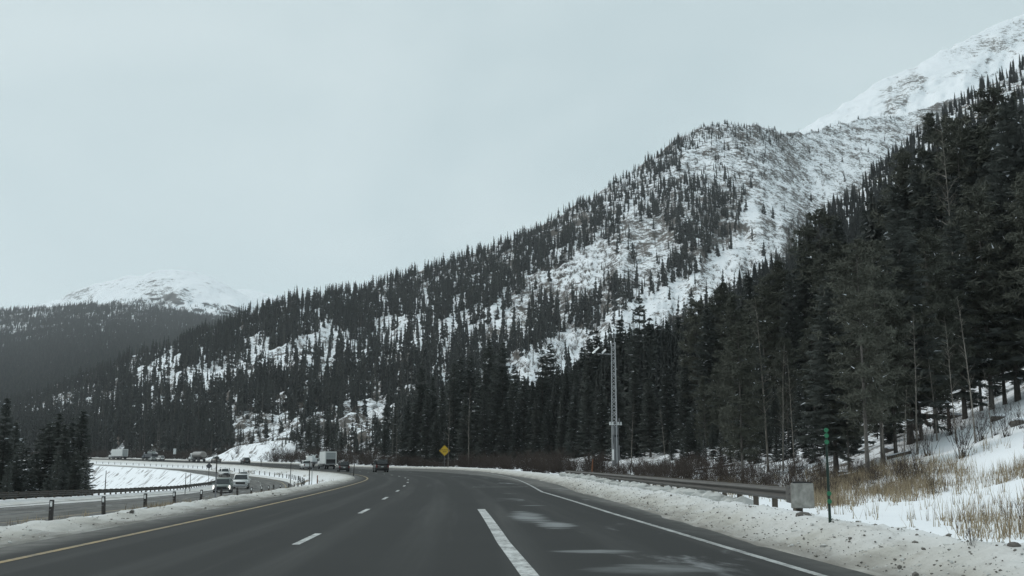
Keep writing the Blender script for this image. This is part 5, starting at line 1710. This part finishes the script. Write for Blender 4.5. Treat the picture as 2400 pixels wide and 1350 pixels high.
# ------------------------------------------------------------------ rocks, logs, shrubs
def rock_mesh(name, sd, mat='rock', flat=.6):
    g = np.random.default_rng(sd)
    bm = bmesh.new()
    bmesh.ops.create_icosphere(bm, subdivisions=2, radius=1)
    for v in bm.verts:
        k = 1 + .35 * float(fbm(np.array([v.co.x * 1.3 + sd]), np.array([v.co.y * 1.3 + v.co.z]), 3, sd)[0])
        v.co = Vector((v.co.x * k, v.co.y * k, v.co.z * k * flat))
    me = bpy.data.meshes.new(name); bm.to_mesh(me); bm.free()
    me.materials.append(MATS[mat])
    return me
RK = [rock_mesh('boulder_a', 3), rock_mesh('boulder_b', 7, flat=.5), rock_mesh('boulder_c', 9)]
CAP = rock_mesh('snow_cap', 5, 'snow_cap', .35)
def boulder(x, y, size, label, k=0, cap=True, group=None):
    X, Y = hit([x], [y], 8, 160)
    if np.isnan(X[0]): return
    z = float(gz(X, Y)[0])
    root = empty('boulder', (float(X[0]), float(Y[0]), z), k * 1.3)
    o = link(bpy.data.objects.new('stone', RK[k % 3]), root); o.scale = (size, size * .8, size)
    if cap:
        c = link(bpy.data.objects.new('snow_cap', CAP), root); c.scale = (size * .95, size * .75, size * .8); c.location = (0, 0, size * .42)
    tag(root, label, 'rock', group)
boulder(1886, 1211, .16, 'small grey stone lying on the snow berm by the guardrail terminal', 0, False)
boulder(2379, 1297, .10, 'dark lump of stone on the snow berm at the right picture edge', 1, False)
boulder(2240, 975, .35, 'snow-capped boulder among the trunks at the top of the slope', 2)
boulder(2085, 1062, .35, 'snow-capped boulder left of the bare shrubs on the slope', 0)
for i, (x, y, sz) in enumerate([(1640, 1118, .35), (1690, 1125, .3), (2340, 985, .4), (2390, 1000, .45), (2150, 1040, .3), (1980, 1110, .35)]):
    boulder(x, y, sz, ranks([(1640, 0), (1690, 0), (2340, 0), (2390, 0), (2150, 0), (1980, 0)])[i] + ' low snow-capped stone from the left in the right undergrowth', i, True, 'stones in the undergrowth')

def log(x0, y0, x1, y1, r, label, mat='bark', lift=.0, D=None):
    if D:
        X, Y, _ = at(np.array([x0, x1]), np.array([HZ, HZ]), np.array(D))
    else:
        X, Y = hit([x0, x1], [y0, y1], 8, 200)
    z = gz(X, Y)
    a = Vector((X[0], Y[0], z[0] + r * .6)); b = Vector((X[1], Y[1], z[1] + r * .6 + lift))
    c = (a + b) / 2
    root = empty('log', c)
    m = MB(); m.tube(a - c, b - c, r, r * .75, 10); m.build('stem', mat, root)
    cc = MB(); cc.tube((a - c) * .9 + Vector((0, 0, r * .5)), (b - c) * .9 + Vector((0, 0, r * .45)), r * .75, r * .5, 8); cc.build('snow_layer', 'snow_cap', root)
    tag(root, label, 'log')
log(308, 1205, 352, 1191, .06, 'broken grey post lying in the median snow', 'grey_bark')
log(2080, 1076, 2135, 1058, .11, 'fallen trunk with snow on the slope left of the bare shrubs')
log(1960, 1118, 2020, 1108, .10, 'thin fallen trunk behind the dry grass beside the nearest pine')
log(1590, 1112, 1720, 1098, .14, 'long fallen trunk lying in the snow behind the guardrail')
log(368, 1131, 392, 1127, .16, 'dark log on the snowy bank beyond the left guardrail', 'bark', D=[150, 152])

SH = [shrub_mesh('shrub_a', 1), shrub_mesh('shrub_b', 2, 26, 1.3, .8), shrub_mesh('shrub_c', 4, 30, 1.8, .4)]
def shrub(x, y, h, label, k=0, group=None):
    X, Y = hit([x], [y], 8, 300)
    if np.isnan(X[0]): return
    z = float(gz(X, Y)[0])
    o = link(bpy.data.objects.new('bare_shrub', SH[k % 3]))
    o.location = (X[0], Y[0], z); o.scale = (h / 1.6,) * 3; o.rotation_euler = (0, 0, k * 2.1)
    tag(o, label, 'shrub', group)
shrub(2256, 1082, 2.0, 'bare upright shrub on the snow slope, largest of the slope shrubs', 0)
shrub(2175, 1062, 1.9, 'bare dark shrub at the foot of the leaning pale trunk', 2)
shrub(2120, 1078, 1.2, 'small bare shrub on the snow left of the larger slope shrubs', 1)
shrub(272, 1139, 1.6, 'round bare bush on the snowy bank beyond the left guardrail', 1)
LS = [(2300, 1030, 1.6), (2335, 1020, 1.4), (2360, 1030, 1.5), (2228, 1020, 1.5), (2395, 1010, 1.4), (2145, 1075, 1.3), (2010, 1125, 1.1), (1960, 1140, 1.0), (1925, 1160, .9), (1905, 1172, .8), (1850, 1158, .9), (1800, 1150, .9), (1760, 1145, 1.0), (1700, 1140, .9), (2190, 1150, .9), (2140, 1130, .9), (2310, 1230, .5), (2365, 1240, .55), (2400, 1235, .6), (2280, 1290, .4)]
RKS = ranks(LS)
for i, (x, y, h) in enumerate(LS):
    shrub(x, y, h, RKS[i] + ' low bare shrub from the left on the snowy slope and verge at right', i, 'bare shrubs on the right slope')

def merged(name, metas, mats, label, cat):
    """many copies of small meshes joined into one object: metas = list of (V, F, idx)"""
    V = np.concatenate([m[0] for m in metas]); o = 0; Fs = []; Ms = []
    for v, f, mi in metas:
        Fs.append(f + o); Ms.append(mi); o += len(v)
    me = np_mesh(name, V, np.concatenate(Fs), mats, np.concatenate(Ms))
    return tag(link(bpy.data.objects.new(name, me)), label, cat, None, 'stuff')

# willow thicket along the road edge behind the berm
def soup(me):
    n = len(me.polygons); v = np.empty(len(me.vertices) * 3, np.float32); me.vertices.foreach_get('co', v)
    return v.reshape(-1, 3), np.arange(n * 3).reshape(-1, 3)
SV = [soup(m) for m in SH]
metas = []
g = np.random.default_rng(12)
for i in range(760):
    s = g.uniform(95, 262) if i < 400 else g.uniform(38, 110)
    e = float(EDG(s) + ASF(s))
    d = e + (g.uniform(2.6, 9) if s > 105 else g.uniform(6.5, 12))
    X, Y = path(s, d)
    z = float(ground(np.array([s]), np.array([d]))[0])
    v, f = SV[i % 3]
    h = g.uniform(.7, 1.35) * (1.0 if s > 105 else .55) * (1.0 + .25 * math.sin(s * .11))
    a = g.uniform(0, 6.28)
    c, sn = math.cos(a), math.sin(a)
    vv = np.stack([(v[:, 0] * c - v[:, 1] * sn) * h * 1.35, (v[:, 0] * sn + v[:, 1] * c) * h * 1.35, v[:, 2] * h], 1) + np.array([X, Y, z])
    metas.append((vv, f, np.zeros(len(f), int)))
for i in range(640):
    s = g.uniform(255, 640)
    if 358 < s < 416 and i % 8: continue
    e = float(EDG(s) + ASF(s)); d = e + g.uniform(3.2, 16)
    X, Y = path(s, d)
    z = float(ground(np.array([s]), np.array([d]))[0])
    v, f = SV[i % 3]
    h = g.uniform(1.0, 2.3); a = g.uniform(0, 6.28); c, sn = math.cos(a), math.sin(a)
    vv = np.stack([(v[:, 0] * c - v[:, 1] * sn) * h * 1.6, (v[:, 0] * sn + v[:, 1] * c) * h * 1.6, v[:, 2] * h], 1) + np.array([X, Y, z])
    metas.append((vv, f, np.zeros(len(f), int)))
merged('willow_thicket', metas, ('willow_twig',), 'brown leafless willow thicket along the right road edge behind the yellow sign', 'thicket')

# dry grass on the right slope and in the median
def blades(P, hmin, hmax, g, w=.012, bend=.35):
    n = len(P)
    h = g.uniform(hmin, hmax, n); a = g.uniform(0, 6.28, n)
    dx, dy = np.cos(a), np.sin(a)
    b = h * g.uniform(0, bend, n)
    wd = w * g.uniform(.7, 1.6, n)
    A = P + np.stack([-dy * wd, dx * wd, -.03 + 0 * h], 1); B = P + np.stack([dy * wd, -dx * wd, -.03 + 0 * h], 1)
    C = P + np.stack([dx * b, dy * b, h], 1)
    return np.stack([A, B, C], 1)
g = np.random.default_rng(15)
n = 150000
X = g.uniform(6, 34, n); Y = g.uniform(12, 62, n)
s_, d_ = sd_of(X, Y)
z = ground(s_, d_)
o_ = d_ - EDG(s_) - ASF(s_)
px, py = proj(X, Y, z)
BAND = [(1885, 1120), (1960, 1120), (2060, 1100), (2200, 1085), (2400, 1035), (2500, 1010), (2500, 1090), (2400, 1110), (2300, 1135), (2180, 1165), (2050, 1172), (1960, 1185), (1885, 1190)]
dens = soft_polys(px, py, [([(1900, 1190), (2600, 1080), (2600, 1340), (2250, 1270)], .012), (BAND, .55), ([(2220, 1210), (2330, 1165), (2500, 1150), (2500, 1320), (2330, 1290), (2230, 1250)], .22), ([(1400, 1130), (1900, 1120), (1900, 1170), (1700, 1160), (1400, 1140)], .10)], .0)
dens = dens * np.clip(.55 + 1.2 * fbm(X * .5, Y * .5, 3, 19), 0, 1) * (o_ > 2.6)
dens = np.where(px > 2640, 0, dens)
keep = g.random(n) < dens
P = np.stack([X, Y, z], 1)[keep]
P = np.repeat(P, 4, 0) + g.normal(0, .07, (len(P) * 4, 3)) * np.array([1, 1, 0])
T = blades(P, .14, .60, g, .0075, .75)
dk = g.random(len(T)) < .22
me = np_mesh('dry_grass', T.reshape(-1, 3), np.arange(len(T) * 3).reshape(-1, 3), ['dry_grass', 'weed'], dk.astype(int))
tag(link(bpy.data.objects.new('dry_grass', me)), 'tan dry grass standing out of the snow on the right slope', 'grass', None, 'stuff')
n = 9000
s_ = g.uniform(40, 330, n); d_ = PST(s_) + g.normal(1.2, 1.2, n)
X, Y = path(s_, d_)
z = ground(s_, d_)
px, py = proj(X, Y, z)
dens = np.clip(fbm(s_ * .09, d_ * .5, 3, 23) * 2.2 - .25, 0.0, 1) * (d_ < -2)
keep = g.random(n) < dens
P = np.stack([X, Y, z], 1)[keep]
P = np.repeat(P, 5, 0) + g.normal(0, .12, (len(P) * 5, 3)) * np.array([1, 1, 0])
T = blades(P, .12, .42, g, .014, .6)
dk = g.random(len(T)) < .4
me = np_mesh('median_grass', T.reshape(-1, 3), np.arange(len(T) * 3).reshape(-1, 3), ['dry_grass', 'weed'], dk.astype(int))
tag(link(bpy.data.objects.new('median_grass', me)), 'dry grass tufts poking through the median snow', 'grass', None, 'stuff')

# snow clods and grit along the ploughed berms
bmc = bmesh.new(); bmesh.ops.create_icosphere(bmc, subdivisions=1, radius=1)
cv = np.array([v.co[:] for v in bmc.verts]); cf = np.array([[v.index for v in f.verts] for f in bmc.faces]); bmc.free()
metas = []
g = np.random.default_rng(19)
for i in range(7500):
    if i < 5600:
        s = 6 + 70 * g.random() ** 1.7
        d = float(EDG(s) + ASF(s)) + .15 + abs(g.normal(.0, 1.15))
    else:
        s = 18 + 75 * g.random() ** 1.5
        d = -1.25 - abs(g.normal(0, 1.7))
    X, Y = path(s, d)
    z = float(ground(np.array([s]), np.array([d]))[0])
    sz = .006 + .014 * g.random() ** 2 + (.035 * g.random() if g.random() < .05 else 0)
    vv = cv * (1 + g.normal(0, .22, (len(cv), 1))) * np.array([sz * g.uniform(.8, 1.7), sz, sz * .75])
    a = g.uniform(0, 6.28); c, sn = math.cos(a), math.sin(a)
    vv = np.stack([vv[:, 0] * c - vv[:, 1] * sn, vv[:, 0] * sn + vv[:, 1] * c, vv[:, 2]], 1) + np.array([X, Y, z + sz * .3])
    metas.append((vv, cf, np.full(len(cf), 0 if g.random() < .55 else 1)))
merged('berm_debris', metas, ('grit', 'snow_clod'), 'dark grit and dirty snow clods strewn over the ploughed roadside berms', 'debris')
# drift of ploughed snow lumps under the right guardrail
metas = []
for i in range(260):
    s = g.uniform(30, 86); d = float(GRD(s)) + g.uniform(-.55, .25)
    X, Y = path(s, d); z = float(ground(np.array([s]), np.array([d]))[0])
    sz = g.uniform(.12, .30)
    vv = cv * (1 + g.normal(0, .15, (len(cv), 1))) * np.array([sz * 1.3, sz * .8, sz * .8]) + np.array([X, Y, z + .05])
    metas.append((vv, cf, np.zeros(len(cf), int)))
merged('snow_drift', metas, ('snow_clod',), 'lumpy dirty snow banked up under the right guardrail', 'snow')

# ------------------------------------------------------------------ haze: closed box of thin even air round the whole scene
hm, hn, hb = new_mat('haze')
hn.nodes.remove(hb)
pv = hn.nodes.new('ShaderNodeVolumePrincipled')
pv.inputs['Color'].default_value = (.93, .97, 1.0, 1)
pv.inputs['Density'].default_value = HAZE
pv.inputs['Anisotropy'].default_value = .2
L(hn, pv.outputs[0], hn.nodes['Material Output'].inputs['Volume'])
hz = MB().box((0, 4500, 690), (11200, 7700, 702)).build('haze', 'haze')
tag(hz, 'pale winter haze filling the valley air', 'haze', None, 'stuff')
